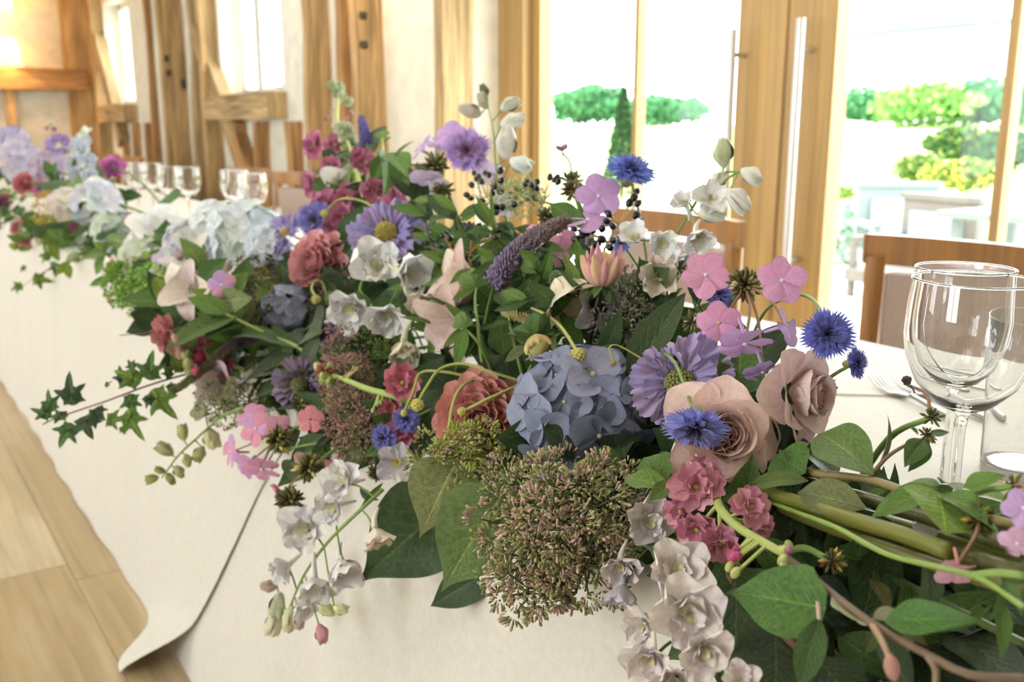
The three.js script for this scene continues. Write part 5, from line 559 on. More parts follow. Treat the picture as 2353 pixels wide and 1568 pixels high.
twig('ruscus_sprig', 'short sprig with one glossy dark leaf left of the joe-pye weed plume', [[-1.2686,.8439,-.5664], [-1.2566,.8402,-.5341], [-1.2446,.8359,-.5189]], [[[-1.2384,.8384,-.5183], [-1.3189,.8286,-.5024], [.6053,.6821,.4103], 'ell', leafM('#5e7440', .35), 1.4], [[-1.2446,.8337,-.5168], [-1.1982,.797,-.4655], [.3241,.6459,.6912], 'ell', leafM('#2f5230', .8), .8], [[-1.2668,.8477,-.5355], [-1.3654,.8436,-.5324], [.5404,.583,.6067], 'ell', G.dark, 1]], { sm: G.stemD });
twig('leafy_sprig', 'leafy tip rising behind the second stock at the top', [[-1.3848,.9985,-.7118], [-1.4587,1.0426,-.7408], [-1.5293,1.0797,-.7696], [-1.5696,1.099,-.7871]], [[[-1.5645,1.0961,-.7844], [-1.5964,1.1185,-.8003], [.7861,.3133,.5328], 'ovate', leafM('#93b84a', .1), 1.2], [[-1.5576,1.0902,-.7791], [-1.5942,1.0988,-.7822], [.6653,.5949,.451], 'lance', G.bright, 1], [[-1.5536,1.0918,-.7805], [-1.5445,1.1037,-.7915], [.6653,.5949,.451], 'lance', G.bright, 1], [[-1.5176,1.0749,-.7652], [-1.3906,1.0603,-.7423], [.4994,.8624,.0824], 'ovate', G.bright, .75], [[-1.5169,1.0763,-.7665], [-1.3821,1.0326,-.7168], [.9603,.27,-.0704], 'ovate', leafM('#6b9a44', .2), .6], [[-1.5128,1.0721,-.7627], [-1.4776,1.0339,-.7179], [.7258,.3126,.6127], 'ovate', leafM('#5d8a3c', .25), .8], [[-1.5674,1.0752,-.7699], [-1.7157,1.1024,-.7895], [.4607,.6863,.5628], 'ovate', G.dark, 1.3], [[-1.4809,1.0628,-.7592], [-1.4698,1.1043,-.7924], [.3151,.4713,.8237], 'lance', G.pale, .5]], { sm: G.stemP });
twig('leafy_sprig', 'green sprig with narrow leaves at the left of the tall magenta stock', [[-1.5248,.99,-.6971], [-1.6262,1.0213,-.7154], [-1.693,1.0338,-.7222]], [[[-1.6865,1.0325,-.7211], [-1.8241,1.0428,-.7262], [.4442,.8438,.3011], 'lance', leafM('#6c9a48', .2), .8], [[-1.6857,1.0341,-.7225], [-1.6034,1.0079,-.694], [.6138,.4142,.6721], 'ovate', G.mid, 1], [[-1.5613,1.0206,-.7151], [-1.7051,1.0348,-.7275], [.647,.5119,.5651], 'ovate', G.bright, 1.2], [[-1.6773,1.0329,-.7214], [-1.5503,1.0334,-.7269], [.5385,.7594,.365], 'lance', G.mid, .5], [[-1.6986,1.0336,-.722], [-1.7737,1.0532,-.7399], [.7097,.5147,.481], 'lance', G.bright, .8]], { sm: G.stem });
twig('leafy_sprig', 'dark leaves right of the blue violet cornflower', [[-1.3036,.909,-.6489], [-1.359,.9424,-.6554], [-1.422,.9769,-.6757]], [[[-1.4492,.9949,-.6973], [-1.443,.9291,-.6266], [.5075,.4908,.7082], 'ell', leafM('#3f7038', .3), .85], [[-1.3804,.954,-.655], [-1.515,.9147,-.6035], [.341,.9112,.2311], 'lance', leafM('#2f4f2b', .3), .8], [[-1.3217,.9276,-.6367], [-1.3244,.8844,-.597], [.8866,.403,.2271], 'lance', G.dark, .9], [[-1.4277,.9829,-.6864], [-1.3126,.9471,-.6546], [.8458,.4908,.2091], 'ell', G.dark, .8]], { sm: G.stemD });
const star = (c, tips, m) => tips.map((t, i) => [c, t, v0, 'lance', m ?? (i % 2 ? G.bright : leafM('#86b04a', .15)), .9]);
twig('lance_leaf_sprig', 'bright lance leaved sprig in front of the pale pink bellflower', [[-.8924,.8519,-.5654], [-.8972,.8964,-.5631], [-.9266,.9253,-.5771], [-.9457,.9415,-.5928]], star([-.9388,.9379,-.586], [[-1.0028,.9502,-.5902], [-1.0042,.9605,-.6059], [-.9697,.9574,-.602], [-.9539,.9364,-.5693], [-.9522,.9589,-.6092], [-.9277,.9498,-.6066], [-.9482,.9241,-.5575]]), { sm: G.stem, r: .0024 });
twig('lance_leaf_sprig', 'bright lance leaved sprig in front of the blush bellflower', [[-.8782,.8545,-.568], [-.8728,.8879,-.5477], [-.8893,.9024,-.5412]], star([-.8851,.9034,-.5386], [[-.9413,.9112,-.5452], [-.9385,.9208,-.554], [-.9096,.9195,-.5515], [-.8475,.8786,-.5036], [-.8914,.8842,-.5112], [-.8941,.9176,-.5556]]), { sm: G.stem, r: .0022 });
twig('lance_leaf_sprig', 'green lance leaves fanning out in the very centre', [[-.8344,.8573,-.5789], [-.8585,.9011,-.581], [-.8887,.9241,-.5956]], [[[-.885,.9246,-.596], [-.9126,.9529,-.6159], v0, 'lance', G.bright, .9], [[-.8824,.9241,-.5954], [-.8676,.9668,-.6348], v0, 'lance', G.mid, .8], [[-.8808,.9229,-.5944], [-.8212,.9602,-.6207], [.5385,.7594,.365], 'lance', leafM('#4f7a38', .3), .8], [[-.8834,.9203,-.592], [-.9435,.9455,-.6095], v0, 'lance', G.mid, .8], [[-.8583,.9106,-.5826], [-.8812,.9071,-.5588], [.5385,.7594,.365], 'lance', leafM('#5b8038', .25), .8], [[-.9267,.9453,-.6365], [-.9365,.9741,-.6494], v0, 'ell', leafM('#8fb55a', .3), .8], [[-.9046,.9621,-.6519], [-.9551,.9872,-.6751], v0, 'lance', G.mid, .8], [[-.8629,.9136,-.5927], [-.8259,.9422,-.6041], v0, 'ovate', G.dark, .9]], { sm: G.stem });
twig('lance_leaf_sprig', 'leaves round the closed yellow green dahlia bud', [[-.7588,.8665,-.564], [-.7557,.892,-.548], [-.7638,.9082,-.5484]], [[[-.7698,.9124,-.5488], [-.8829,.9081,-.5598], [.4984,.8395,.2164], 'ovate', leafM('#557f3a', .25), .7], [[-.7712,.9145,-.5509], [-.7965,.939,-.5644], [.6566,.3097,.6877], 'ovate', leafM('#4f8f3e', .3), .95], [[-.7634,.9146,-.5507], [-.782,.9368,-.576], [.9581,.2861,.0127], 'ovate', G.mid, .8], [[-.7701,.9035,-.5406], [-.7925,.8887,-.5241], [.48,.7557,.4456], 'ovate', G.olive, .9], [[-.7553,.8969,-.545], [-.7488,.8757,-.5326], [.7097,.5147,.481], 'ovate', G.mid, .8], [[-.7484,.9021,-.5495], [-.6975,.8952,-.5491], [.4984,.8395,.2164], 'ell', leafM('#4f6f48', .3), .8], [[-.7368,.9003,-.5474], [-.7579,.9283,-.567], v0, 'grass', G.pale, 1], [[-.6677,.9047,-.5407], [-.6848,.8972,-.5188], [.341,.9112,.2311], 'lance', leafM('#a8b850', .2), .6], [[-.6733,.9138,-.5656], [-.6733,.9093,-.5374], [.341,.9112,.2311], 'grass', G.pale, 1.3]], { sm: G.stem });
twig('green_flower_cups', 'fleshy rounded bright green cups left of the rosy stock', [[-.5339,.8139,-.5356], [-.5268,.8404,-.5107], [-.5231,.8494,-.4998]], [[[-.4865,.8596,-.4695], [-.5338,.8658,-.4614], [.3043,.8931,.3314], 'broad', leafM('#86b048', .3), .6], [[-.499,.8566,-.477], [-.538,.8719,-.4851], [.4528,.5832,.6744], 'broad', leafM('#6f9c3c', .3), .95], [[-.5024,.8569,-.4869], [-.5309,.8744,-.505], [.7164,.5011,.4855], 'broad', leafM('#78a544', .3), 1.1], [[-.482,.8687,-.4778], [-.4814,.8628,-.4444], [.3334,.9376,.0986], 'broad', leafM('#7a9f42', .3), .6], [[-.5217,.8526,-.5122], [-.5258,.8684,-.5177], [.8693,.4842,.0992], 'broad', G.mid, 1], [[-.5224,.8344,-.4953], [-.4997,.832,-.4923], [.4984,.8395,.2164], 'broad', G.dark, 1]], { sm: G.mid });
twig('rose_leaf_sprig', 'green leaves fanned out beneath the right side of the peach rose', [[-.5202,.8505,-.5793], [-.441,.8721,-.538], [-.4153,.8758,-.5303]], [[[-.4162,.8818,-.5309], [-.4584,.8864,-.5418], [.4528,.5832,.6744], 'broad', leafM('#6aa040', .25), 1.1], [[-.4103,.8786,-.5276], [-.4445,.876,-.5015], [.3951,.9067,.1476], 'ell', leafM('#7c9c48', .3), .8], [[-.4232,.8758,-.5307], [-.4549,.8914,-.5564], [.7942,.5832,.1708], 'ovate', leafM('#7db04a', .2), .9], [[-.4168,.8775,-.532], [-.4288,.8653,-.5107], [.4984,.8395,.2164], 'ovate', G.dark, .9], [[-.4528,.8841,-.5802], [-.49,.883,-.5892], [.4444,.8935,.0643], 'lance', G.dark, .8], [[-.5288,.9022,-.6162], [-.5536,.9116,-.6055], [.3861,.9224,.0112], 'ell', leafM('#4c7f3e', .4), .7], [[-.5745,.9057,-.6283], [-.6013,.9163,-.6281], v0, 'ovate', leafM('#94bf52', .2), .9], [[-.5457,.9009,-.6245], [-.5443,.9017,-.5964], [.3861,.9224,.0112], 'ovate', G.bright, .8]], { sm: G.stem });
twig('honeysuckle_branch', 'leafy brown branch with one big glossy leaf in front of the wine glasses', [[-.5276,.8485,-.5875], [-.4272,.8771,-.5423], [-.3672,.8918,-.5332], [-.3361,.8961,-.525], [-.2866,.9035,-.5071], [-.2426,.9134,-.4907]], [[[-.3633,.8966,-.5322], [-.4374,.92,-.5529], [.4208,.6285,.6542], 'ell', leafM('#7ba04e', .45), .9], [[-.366,.896,-.537], [-.3659,.9295,-.569], [.8471,.3151,-.428], 'lance', leafM('#6c8052', .3), .55], [[-.3473,.8853,-.5044], [-.4013,.8848,-.497], [.6332,.5444,.5502], 'ell', leafM('#8d9a5c', .5), .95], [[-.3622,.8814,-.5231], [-.414,.8788,-.5332], [.3951,.9067,.1476], 'ell', leafM('#7e9a74', .7), .7], [[-.3955,.8837,-.5372], [-.4292,.8953,-.5491], [.6041,.782,.1534], 'ovate', leafM('#a8b99a', .4), 1], [[-.3506,.8901,-.5308], [-.3692,.8794,-.5215], [.3334,.9376,.0986], 'ovate', G.bright, .8], [[-.302,.9128,-.5062], [-.3293,.8944,-.4796], [.3856,.8395,.3828], 'ovate', leafM('#7fae4a', .25), .75], [[-.3024,.9114,-.5049], [-.2689,.9122,-.4692], [.6588,.6787,.3247], 'broad', leafM('#a3cf4e', .2), 1.3], [[-.3062,.9106,-.5154], [-.3293,.9089,-.5153], [.2758,.9429,.1869], 'ovate', leafM('#96b87a', .4), .8], [[-.2978,.9111,-.5042], [-.261,.9195,-.4871], [.5385,.7594,.365], 'ovate', leafM('#86b848', .2), .8], [[-.2881,.9171,-.5094], [-.269,.9318,-.5114], [.5899,.7015,.3998], 'ovate', leafM('#8fbf4c', .2), .8], [[-.2903,.9144,-.5068], [-.3133,.9143,-.5304], [.3334,.9376,.0986], 'ovate', leafM('#86a06a', .35), .9], [[-.2596,.9188,-.4976], [-.255,.9283,-.5068], v0, 'ovate', leafM('#8fbf4c', .2), .8], [[-.2609,.9205,-.4994], [-.2824,.9187,-.5106], [.2758,.9429,.1869], 'ovate', leafM('#9ccb58', .2), 1], [[-.2572,.9083,-.4869], [-.2335,.9116,-.4649], v0, 'ovate', G.bright, .8]], { r: .0036, sm: solidM('#8a7a4c', .5), taper: .7 });
twig('phlox_twig', 'thin bent twig carrying leaves below the dark phlox bud head', [[-.3671,.8939,-.5351], [-.3581,.9094,-.5388], [-.3503,.9184,-.5471], [-.3477,.9203,-.5595]], [[[-.3452,.9218,-.5554], [-.3387,.9132,-.5308], [.5075,.4908,.7082], 'ovate', leafM('#5c8a34', .3), 1], [[-.345,.921,-.56], [-.3364,.9076,-.536], [.8513,.4051,.3333], 'ovate', leafM('#5a8538', .3), .8], [[-.3447,.9248,-.5637], [-.3339,.9274,-.5657], v0, 'ovate', leafM('#6c9a6a', .4), .8], [[-.3521,.9218,-.5611], [-.3627,.9271,-.5666], v0, 'lance', G.mid, .8]], { sm: G.brown, r: .0016 });
const cut = (label, pts, r, m, tp = .9) => { const g = thing('cut_branch', label, 'stem', pts[0]); part(g, 'stem', tube(pts.map((q) => loc2(g, q)), r, r * tp, 9, 8), m); return g; };
cut('thick olive green stem with a cut end in the bundle at right', [[-.512,.8414,-.5713], [-.4282,.8636,-.5193], [-.3457,.8815,-.4898], [-.2968,.8919,-.4741], [-.2679,.8966,-.4648]], .0054, solidM('#74772f', .4));
cut('dark glossy stem along the top of the bundle at right', [[-.4839,.8501,-.5799], [-.4028,.8735,-.5383], [-.3138,.8912,-.508], [-.2364,.9044,-.4812]], .0048, solidM('#4a4c26', .3));
cut('dark stem through the middle of the bundle at right', [[-.4917,.8389,-.5695], [-.4046,.8635,-.5185], [-.3035,.8842,-.4894], [-.231,.8966,-.473]], .0056, solidM('#54562a', .3));
cut('brown green stem at the bottom of the bundle at right', [[-.4782,.8334,-.5648], [-.4057,.8546,-.5208], [-.3035,.8766,-.4821], [-.2264,.8899,-.466]], .0046, solidM('#6a6c30', .35));
cut('stem half hidden behind the cut stems at right', [[-.4883,.834,-.5968], [-.3949,.8555,-.5538], [-.2544,.8819,-.5191]], .0056, solidM('#74772f', .4));
{ const g = cut('bright green thin forked stem running across to the right edge', [[-.4601,.8442,-.5435], [-.3852,.8738,-.4853], [-.3373,.8864,-.4618], [-.288,.8932,-.4413], [-.2533,.9014,-.4339], [-.2347,.904,-.434], [-.2032,.9057,-.4198]], .0016, solidM('#86a24c', .45), .9); part(g, 'fork', tube([loc2(g, [-.2359,.9037,-.4339]), loc2(g, [-.2264,.9083,-.4373]), loc2(g, [-.2143,.9114,-.439])], .0024, .002, 7, 5), solidM('#86a24c', .45)); for (const [a, b, w] of [[[-.2235,.9075,-.4361], [-.2018,.9059,-.4198], .8], [[-.2224,.9075,-.436], [-.2086,.8997,-.4143], .6], [[-.2195,.9015,-.4295], [-.2023,.8844,-.4099], .9], [[-.2205,.8974,-.4254], [-.2297,.8839,-.4013], .6], [[-.2233,.9072,-.4358], [-.2105,.909,-.4361], .7]]) leafMesh(g, 'leaf', leafGeo('lance'), leafM('#6fa044', .25), loc2(g, a), loc2(g, b), VIEW, w); }
twig('clematis_vine', 'woody clematis vine with hairy pointed leaves at the bottom right', [[-.4112,.8284,-.5072], [-.3538,.8597,-.4482], [-.3156,.8701,-.4219], [-.266,.8758,-.3987], [-.2321,.8763,-.394], [-.2093,.8778,-.3921], [-.192,.8806,-.4047]], [[[-.2985,.867,-.4058], [-.3668,.8552,-.3942], [.6929,.5471,.4696], 'heart', leafM('#62983f', .2), .74], [[-.299,.8629,-.4019], [-.2834,.8424,-.3689], [.4871,.4406,.754], 'ell', leafM('#55803f', .2), .75], [[-.2602,.8788,-.4008], [-.219,.8999,-.4042], [.6082,.6784,.4122], 'ovate', leafM('#62a043', .2), .68], [[-.2659,.8751,-.398], [-.2993,.8679,-.4068], [.8639,-.1969,.4635], 'ell', leafM('#dfe6c4', .2), .8, 'pale hairy leaf underside'], [[-.269,.8748,-.4038], [-.2631,.8817,-.4153], [.5385,.7594,.365], 'ell', leafM('#dfe6c4', .2), .9, 'pale hairy leaf underside'], [[-.2672,.8697,-.4041], [-.2368,.8554,-.3975], [.757,.5987,.2616], 'ell', leafM('#476a4c', .45), .95], [[-.2645,.8717,-.4001], [-.2591,.8662,-.3881], [.5787,.5037,.6414], 'ovate', leafM('#6c8a44', .2), .9], [[-.2556,.8793,-.4005], [-.2379,.8763,-.4065], [.5917,.7557,.2808], 'ovate', leafM('#8a8c50', .2), .7]], { r: .0025, sm: solidM('#74604e', .6), taper: .8 });
{ const g = scene.children[scene.children.length - 1]; part(g, 'leaf_stalk', tube([loc2(g, [-.3156,.8701,-.4219]), loc2(g, [-.3063,.8691,-.409]), loc2(g, [-.2983,.8621,-.4011])], .0018, .0016, 6, 4), solidM('#b9a898', .6)); part(g, 'leaf_stalk', tube([loc2(g, [-.2648,.8755,-.3982]), loc2(g, [-.2496,.8764,-.3854]), loc2(g, [-.244,.8738,-.3819])], .0019, .0015, 6, 4), solidM('#a88a70', .6)); budMesh(g, [-.2382,.8742,-.3756,.0118], [.344,-.9377,.0495], '#b98a80'); part(g, 'leaf_stalk', tube([loc2(g, [-.2321,.8763,-.394]), loc2(g, [-.2247,.8734,-.39]), loc2(g, [-.2205,.8677,-.3837])], .0019, .0015, 6, 4), solidM('#8a7460', .6)); }
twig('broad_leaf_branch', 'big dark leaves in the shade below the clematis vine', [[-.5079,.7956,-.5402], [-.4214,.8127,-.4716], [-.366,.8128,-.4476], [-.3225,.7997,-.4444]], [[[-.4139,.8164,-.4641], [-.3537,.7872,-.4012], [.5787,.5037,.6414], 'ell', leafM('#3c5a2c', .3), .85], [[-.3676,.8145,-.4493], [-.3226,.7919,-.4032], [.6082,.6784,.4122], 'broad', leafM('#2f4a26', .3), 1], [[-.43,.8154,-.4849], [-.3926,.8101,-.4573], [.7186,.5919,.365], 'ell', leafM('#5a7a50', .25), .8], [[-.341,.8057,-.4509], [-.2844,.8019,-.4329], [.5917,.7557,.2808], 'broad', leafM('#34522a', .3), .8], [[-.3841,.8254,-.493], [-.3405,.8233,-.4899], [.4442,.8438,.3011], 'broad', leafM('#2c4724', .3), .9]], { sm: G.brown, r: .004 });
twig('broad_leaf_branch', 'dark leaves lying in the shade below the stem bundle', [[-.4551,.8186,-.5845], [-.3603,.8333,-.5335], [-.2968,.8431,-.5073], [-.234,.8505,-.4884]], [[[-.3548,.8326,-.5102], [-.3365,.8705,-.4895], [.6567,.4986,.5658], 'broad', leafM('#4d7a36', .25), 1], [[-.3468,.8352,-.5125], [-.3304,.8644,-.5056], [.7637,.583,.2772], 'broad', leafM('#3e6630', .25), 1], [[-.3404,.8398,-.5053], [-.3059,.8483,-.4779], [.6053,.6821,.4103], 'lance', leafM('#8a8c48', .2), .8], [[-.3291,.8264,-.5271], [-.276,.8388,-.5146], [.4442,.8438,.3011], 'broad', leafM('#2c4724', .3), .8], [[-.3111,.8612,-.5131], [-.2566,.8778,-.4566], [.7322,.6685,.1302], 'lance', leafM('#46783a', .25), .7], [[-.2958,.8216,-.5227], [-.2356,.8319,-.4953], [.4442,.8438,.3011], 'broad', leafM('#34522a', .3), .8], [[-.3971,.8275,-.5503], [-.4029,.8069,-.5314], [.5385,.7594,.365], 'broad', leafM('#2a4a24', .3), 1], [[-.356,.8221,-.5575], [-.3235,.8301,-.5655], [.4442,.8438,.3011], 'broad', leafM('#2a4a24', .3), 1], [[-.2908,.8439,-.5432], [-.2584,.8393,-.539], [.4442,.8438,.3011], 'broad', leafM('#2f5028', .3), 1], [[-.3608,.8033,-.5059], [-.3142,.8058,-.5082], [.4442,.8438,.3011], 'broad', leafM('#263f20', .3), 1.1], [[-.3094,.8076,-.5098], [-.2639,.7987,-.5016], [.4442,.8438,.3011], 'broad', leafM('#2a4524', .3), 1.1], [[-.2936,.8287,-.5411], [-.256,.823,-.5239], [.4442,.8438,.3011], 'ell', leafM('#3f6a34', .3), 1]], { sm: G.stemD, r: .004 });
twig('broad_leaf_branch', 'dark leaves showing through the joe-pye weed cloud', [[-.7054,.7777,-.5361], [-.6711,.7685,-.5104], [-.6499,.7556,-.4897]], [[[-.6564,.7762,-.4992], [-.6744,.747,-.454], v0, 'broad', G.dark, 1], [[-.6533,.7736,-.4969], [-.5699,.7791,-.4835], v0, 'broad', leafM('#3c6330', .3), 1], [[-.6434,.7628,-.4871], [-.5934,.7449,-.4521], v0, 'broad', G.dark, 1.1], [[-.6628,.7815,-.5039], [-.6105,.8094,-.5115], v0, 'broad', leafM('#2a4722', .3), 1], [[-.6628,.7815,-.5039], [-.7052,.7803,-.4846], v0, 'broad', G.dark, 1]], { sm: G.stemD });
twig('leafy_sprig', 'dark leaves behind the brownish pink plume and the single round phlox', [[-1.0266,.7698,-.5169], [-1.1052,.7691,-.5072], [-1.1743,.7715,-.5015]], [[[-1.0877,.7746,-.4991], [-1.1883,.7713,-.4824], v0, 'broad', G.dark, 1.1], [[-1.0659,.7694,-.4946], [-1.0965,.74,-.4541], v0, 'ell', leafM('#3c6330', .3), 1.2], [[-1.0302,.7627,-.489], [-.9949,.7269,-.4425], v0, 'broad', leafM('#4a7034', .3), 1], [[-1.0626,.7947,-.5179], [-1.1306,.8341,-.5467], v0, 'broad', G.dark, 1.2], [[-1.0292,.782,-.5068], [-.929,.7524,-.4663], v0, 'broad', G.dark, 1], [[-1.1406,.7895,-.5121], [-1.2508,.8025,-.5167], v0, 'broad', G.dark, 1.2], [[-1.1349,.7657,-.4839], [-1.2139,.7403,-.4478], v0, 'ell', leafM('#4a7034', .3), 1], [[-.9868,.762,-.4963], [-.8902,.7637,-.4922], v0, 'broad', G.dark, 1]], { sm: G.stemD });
// leaves near the lower left rim of the arrangement
twig('leafy_sprig', 'green leaves behind the left phlox cluster', [[-1.0653,.7332,-.4752], [-1.0834,.7344,-.4424], [-1.1151,.7239,-.4203]], [[[-1.1333,.7385,-.44], [-1.1843,.7062,-.4107], v0, 'ovate', G.mid, 1], [[-1.0877,.7431,-.4504], [-1.1221,.7059,-.4135], [.5385,.7594,.365], 'ovate', leafM('#4a7030', .25), .8], [[-1.0844,.7159,-.419], [-1.1332,.6768,-.4104], v0, 'ovate', leafM('#3f6a30', .25), .9], [[-1.0695,.7473,-.4543], [-1.0668,.7333,-.4285], v0, 'lance', G.dark, .9], [[-.9683,.755,-.4614], [-.9967,.7289,-.4171], [.5917,.7557,.2808], 'ovate', leafM('#5c7f34', .3), .7], [[-1.1693,.7551,-.4615], [-1.2666,.7564,-.4627], [.5385,.7594,.365], 'ovate', G.dark, .9], [[-1.2552,.7587,-.4648], [-1.3545,.7459,-.4424], [.5385,.7594,.365], 'ovate', leafM('#5b7a40', .2), .7], [[-.888,.7277,-.4288], [-.9381,.7292,-.4164], v0, 'lance', G.mid, .7], [[-.9009,.7408,-.4409], [-.892,.7231,-.4101], v0, 'lance', G.bright, .6]], { sm: G.stem });
twig('leafy_sprig', 'dark leaf tucked left of the coral red dahlia', [[-.9207,.7758,-.5181], [-.9425,.7979,-.5081], [-.9528,.8058,-.5082]], [[[-.9135,.8319,-.5321], [-.9166,.787,-.4909], [.5787,.5037,.6414], 'broad', G.dark, .9], [[-.7872,.8088,-.5355], [-.7207,.8056,-.5079], [.8102,.5037,.2999], 'broad', leafM('#3c5a2c', .3), .9], [[-1.0034,.7905,-.4941], [-1.0043,.7816,-.4658], v0, 'ovate', leafM('#6d8f4a', .2), .9], [[-.973,.7924,-.4958], [-.9701,.7748,-.4796], v0, 'ovate', G.mid, 1]], { sm: G.stemD });
// ivy
const I = (a, b, m, w) => [a, b, [.6766,.4539,.5798], 'ivy', m, w ?? 1], ivD = leafM('#2f5a2a', .3), ivM = leafM('#4a7f34', .25), ivB = leafM('#78a23e', .2), ivL = leafM('#a5c64a', .15);
twig('ivy_trail', 'long ivy trail reaching out over the white cloth at lower left', [[-1.4531,.7553,-.4156], [-1.4397,.7532,-.3659], [-1.4349,.7464,-.3203], [-1.4517,.73,-.2742], [-1.4734,.7161,-.2385], [-1.4951,.7015,-.2027], [-1.502,.6946,-.1904]], [I([-1.4787,.7185,-.232], [-1.487,.7703,-.2242], ivD), I([-1.4951,.7059,-.2043], [-1.5086,.7206,-.1754], ivM, .8), I([-1.4952,.7109,-.206], [-1.509,.7455,-.1998], ivM, .9), I([-1.4707,.7112,-.2405], [-1.4396,.6822,-.2414], ivD, 1.2), I([-1.4751,.6987,-.2296], [-1.4666,.6707,-.1998], ivM, 1.2), I([-1.4599,.7237,-.2603], [-1.4428,.7066,-.2619], ivD), I([-1.4604,.7206,-.2584], [-1.4484,.6924,-.2487], ivD, 1.1), I([-1.436,.7209,-.2928], [-1.3964,.6804,-.3008], ivB, .8), I([-1.451,.7014,-.2644], [-1.4235,.7069,-.2889], ivB, .9), I([-1.4503,.7494,-.2997], [-1.4636,.7774,-.2916], ivD), I([-1.436,.7527,-.3211], [-1.4566,.7734,-.2837], ivB), I([-1.4305,.7527,-.329], [-1.4303,.7997,-.3308], ivM, 1.1), I([-1.4294,.7465,-.3282], [-1.3923,.7046,-.3481], ivB, .9), I([-1.4325,.7371,-.3202], [-1.4093,.7168,-.3288], ivD, .8), I([-1.4564,.769,-.315], [-1.4666,.784,-.3063], ivD), I([-1.4414,.7519,-.3631], [-1.4428,.7732,-.3524], ivM), I([-1.4439,.7455,-.3569], [-1.4266,.7354,-.361], ivM), I([-1.4449,.7401,-.3038], [-1.4287,.7054,-.2972], ivM, 1), I([-1.4813,.7079,-.2244], [-1.5033,.7058,-.1928], ivM, .6), I([-1.4426,.7559,-.3798], [-1.4377,.7858,-.3646], ivB), I([-1.4358,.6929,-.2826], [-1.4287,.6806,-.2879], ivB, .8), I([-1.4588,.7486,-.2712], [-1.4549,.7579,-.2802], ivB, .8)], { r: .0016, sm: solidM('#5a4030', .6) });
twig('ivy_trail', 'ivy trail hanging from the far garland at the left edge', [[-3.2264,.7638,-.5764], [-3.217,.7282,-.5214], [-3.218,.692,-.469], [-3.2418,.6595,-.421], [-3.2587,.6297,-.3843]], [I([-3.2566,.7805,-.4836], [-3.2751,.8196,-.4719], ivL, 1.2), I([-3.2491,.7805,-.4947], [-3.2767,.7674,-.4488], ivL, 1.2), I([-3.2237,.7662,-.5447], [-3.2447,.8186,-.5346], ivL, 1.1), I([-3.2242,.7674,-.5263], [-3.1974,.723,-.5299], ivL, 1), I([-3.2286,.7296,-.4865], [-3.256,.7361,-.4487], ivB, 1.2), I([-3.2187,.7165,-.496], [-3.2032,.6725,-.4831], ivD, 1.3), I([-3.2506,.6466,-.4029], [-3.2632,.6352,-.3615], ivB, 1.1), I([-3.243,.666,-.4218], [-3.2045,.6595,-.476], ivB, 1), I([-3.2687,.7035,-.4171], [-3.2652,.6855,-.3967], ivM, 1), I([-3.3043,.7543,-.4029], [-3.3105,.7674,-.399], ivM, 1.2), I([-3.1811,.5959,-.5401], [-3.1473,.5741,-.5631], leafM('#6f9a84', .2), 1), I([-3.1359,.5959,-.6068], [-3.1328,.565,-.5808], ivM, 1)], { r: .0018, sm: solidM('#7a6a4a', .6) });
phlox('bright pink phlox glimpsed behind the dusky veronica spike', [-.9502,.9795,-.7029], [[[-.9875,.9839,-.706,.0361], [.4142,.4842,.7707], '#e69ac0'], [[-.9439,.9902,-.7127,.0372], [.6934,.6863,.2195], '#e08cb8'], [[-.9158,.9709,-.6886,.029], [.944,.2061,.2578], '#e69ac0']], [[[-.9467,.9723,-.6965,.018], [.8059,.4213,.416], 14]]);
bell('white bellflower peeping through the tall magenta stocks', [-1.5914,1.0149,-.7287,.0646], [.8072,.4115,.4233], ['#f4f0ec', '#efe9ea', '#f6f2ee'], { flare: .8, sep: .2 });
phlox('pale lilac phlox low behind the lilac cornflower, beside the black berries', [-1.1931,1.0491,-.7732], [[[-1.2095,1.0546,-.7777,.0447], [.8102,.5037,.2999], '#d6c2e8'], [[-1.1153,1.0146,-.744,.036], [.9105,.212,.3551], '#e2d6ee']], [[[-1.1721,1.0347,-.7669,.0187], [.8059,.4213,.416], 10]]);
// ---------- the garland running on to the far arrangement ----------
hydrangea('pale blue white hydrangea blurred behind the ivory bellflower', [-1.8528,.9087,-.6236,.1443], [.3856,.8395,.3828], ['#dfe8f0', '#d2dfec', '#e9eef0', '#cfdcd2'], { n: 26, fl: .36 });
hydrangea('white hydrangea spilling down left of the ivory bellflower', [-2.074,.8768,-.5846,.1107], [.48,.7557,.4456], ['#dfe6e2', '#d5d3e2', '#e9e8e4'], { n: 20, fl: .4 });
hydrangea('pale mauve white hydrangea in the far arrangement, below the pink dahlia', [-3.0677,.8966,-.5968,.1478], [.7186,.5919,.365], ['#c9cfe0', '#d8d6e2', '#cdd9dc', '#dfe2e4'], { n: 22, fl: .38 });
hydrangea('lavender hydrangea at the top left of the far arrangement', [-5.5999,1.0332,-.7201,.1779], [.619,.6639,.4196], ['#a9a3cf', '#b6aed6', '#c5bfdc'], { n: 16, fl: .42 });
hydrangea('greyish lilac hydrangea at the left edge of the far arrangement', [-4.8626,.9642,-.6523,.179], [.6653,.5949,.451], ['#b9b4cf', '#c4bcd2', '#a9a2c4'], { n: 18, fl: .42 });
hydrangea('mauve hydrangea beneath the violet aster in the far arrangement', [-4.1683,.9581,-.6482,.1354], [.6653,.5949,.451], ['#a48fae', '#b39fba', '#9a84a6'], { n: 16, fl: .42 });
hydrangea('green white hydrangea low in the middle of the garland', [-2.2393,.8256,-.5229,.107], [.6053,.5919,.5323], ['#cfdcc0', '#dfe6d6', '#dcd2e2', '#c5d6b4'], { n: 20, fl: .4 });
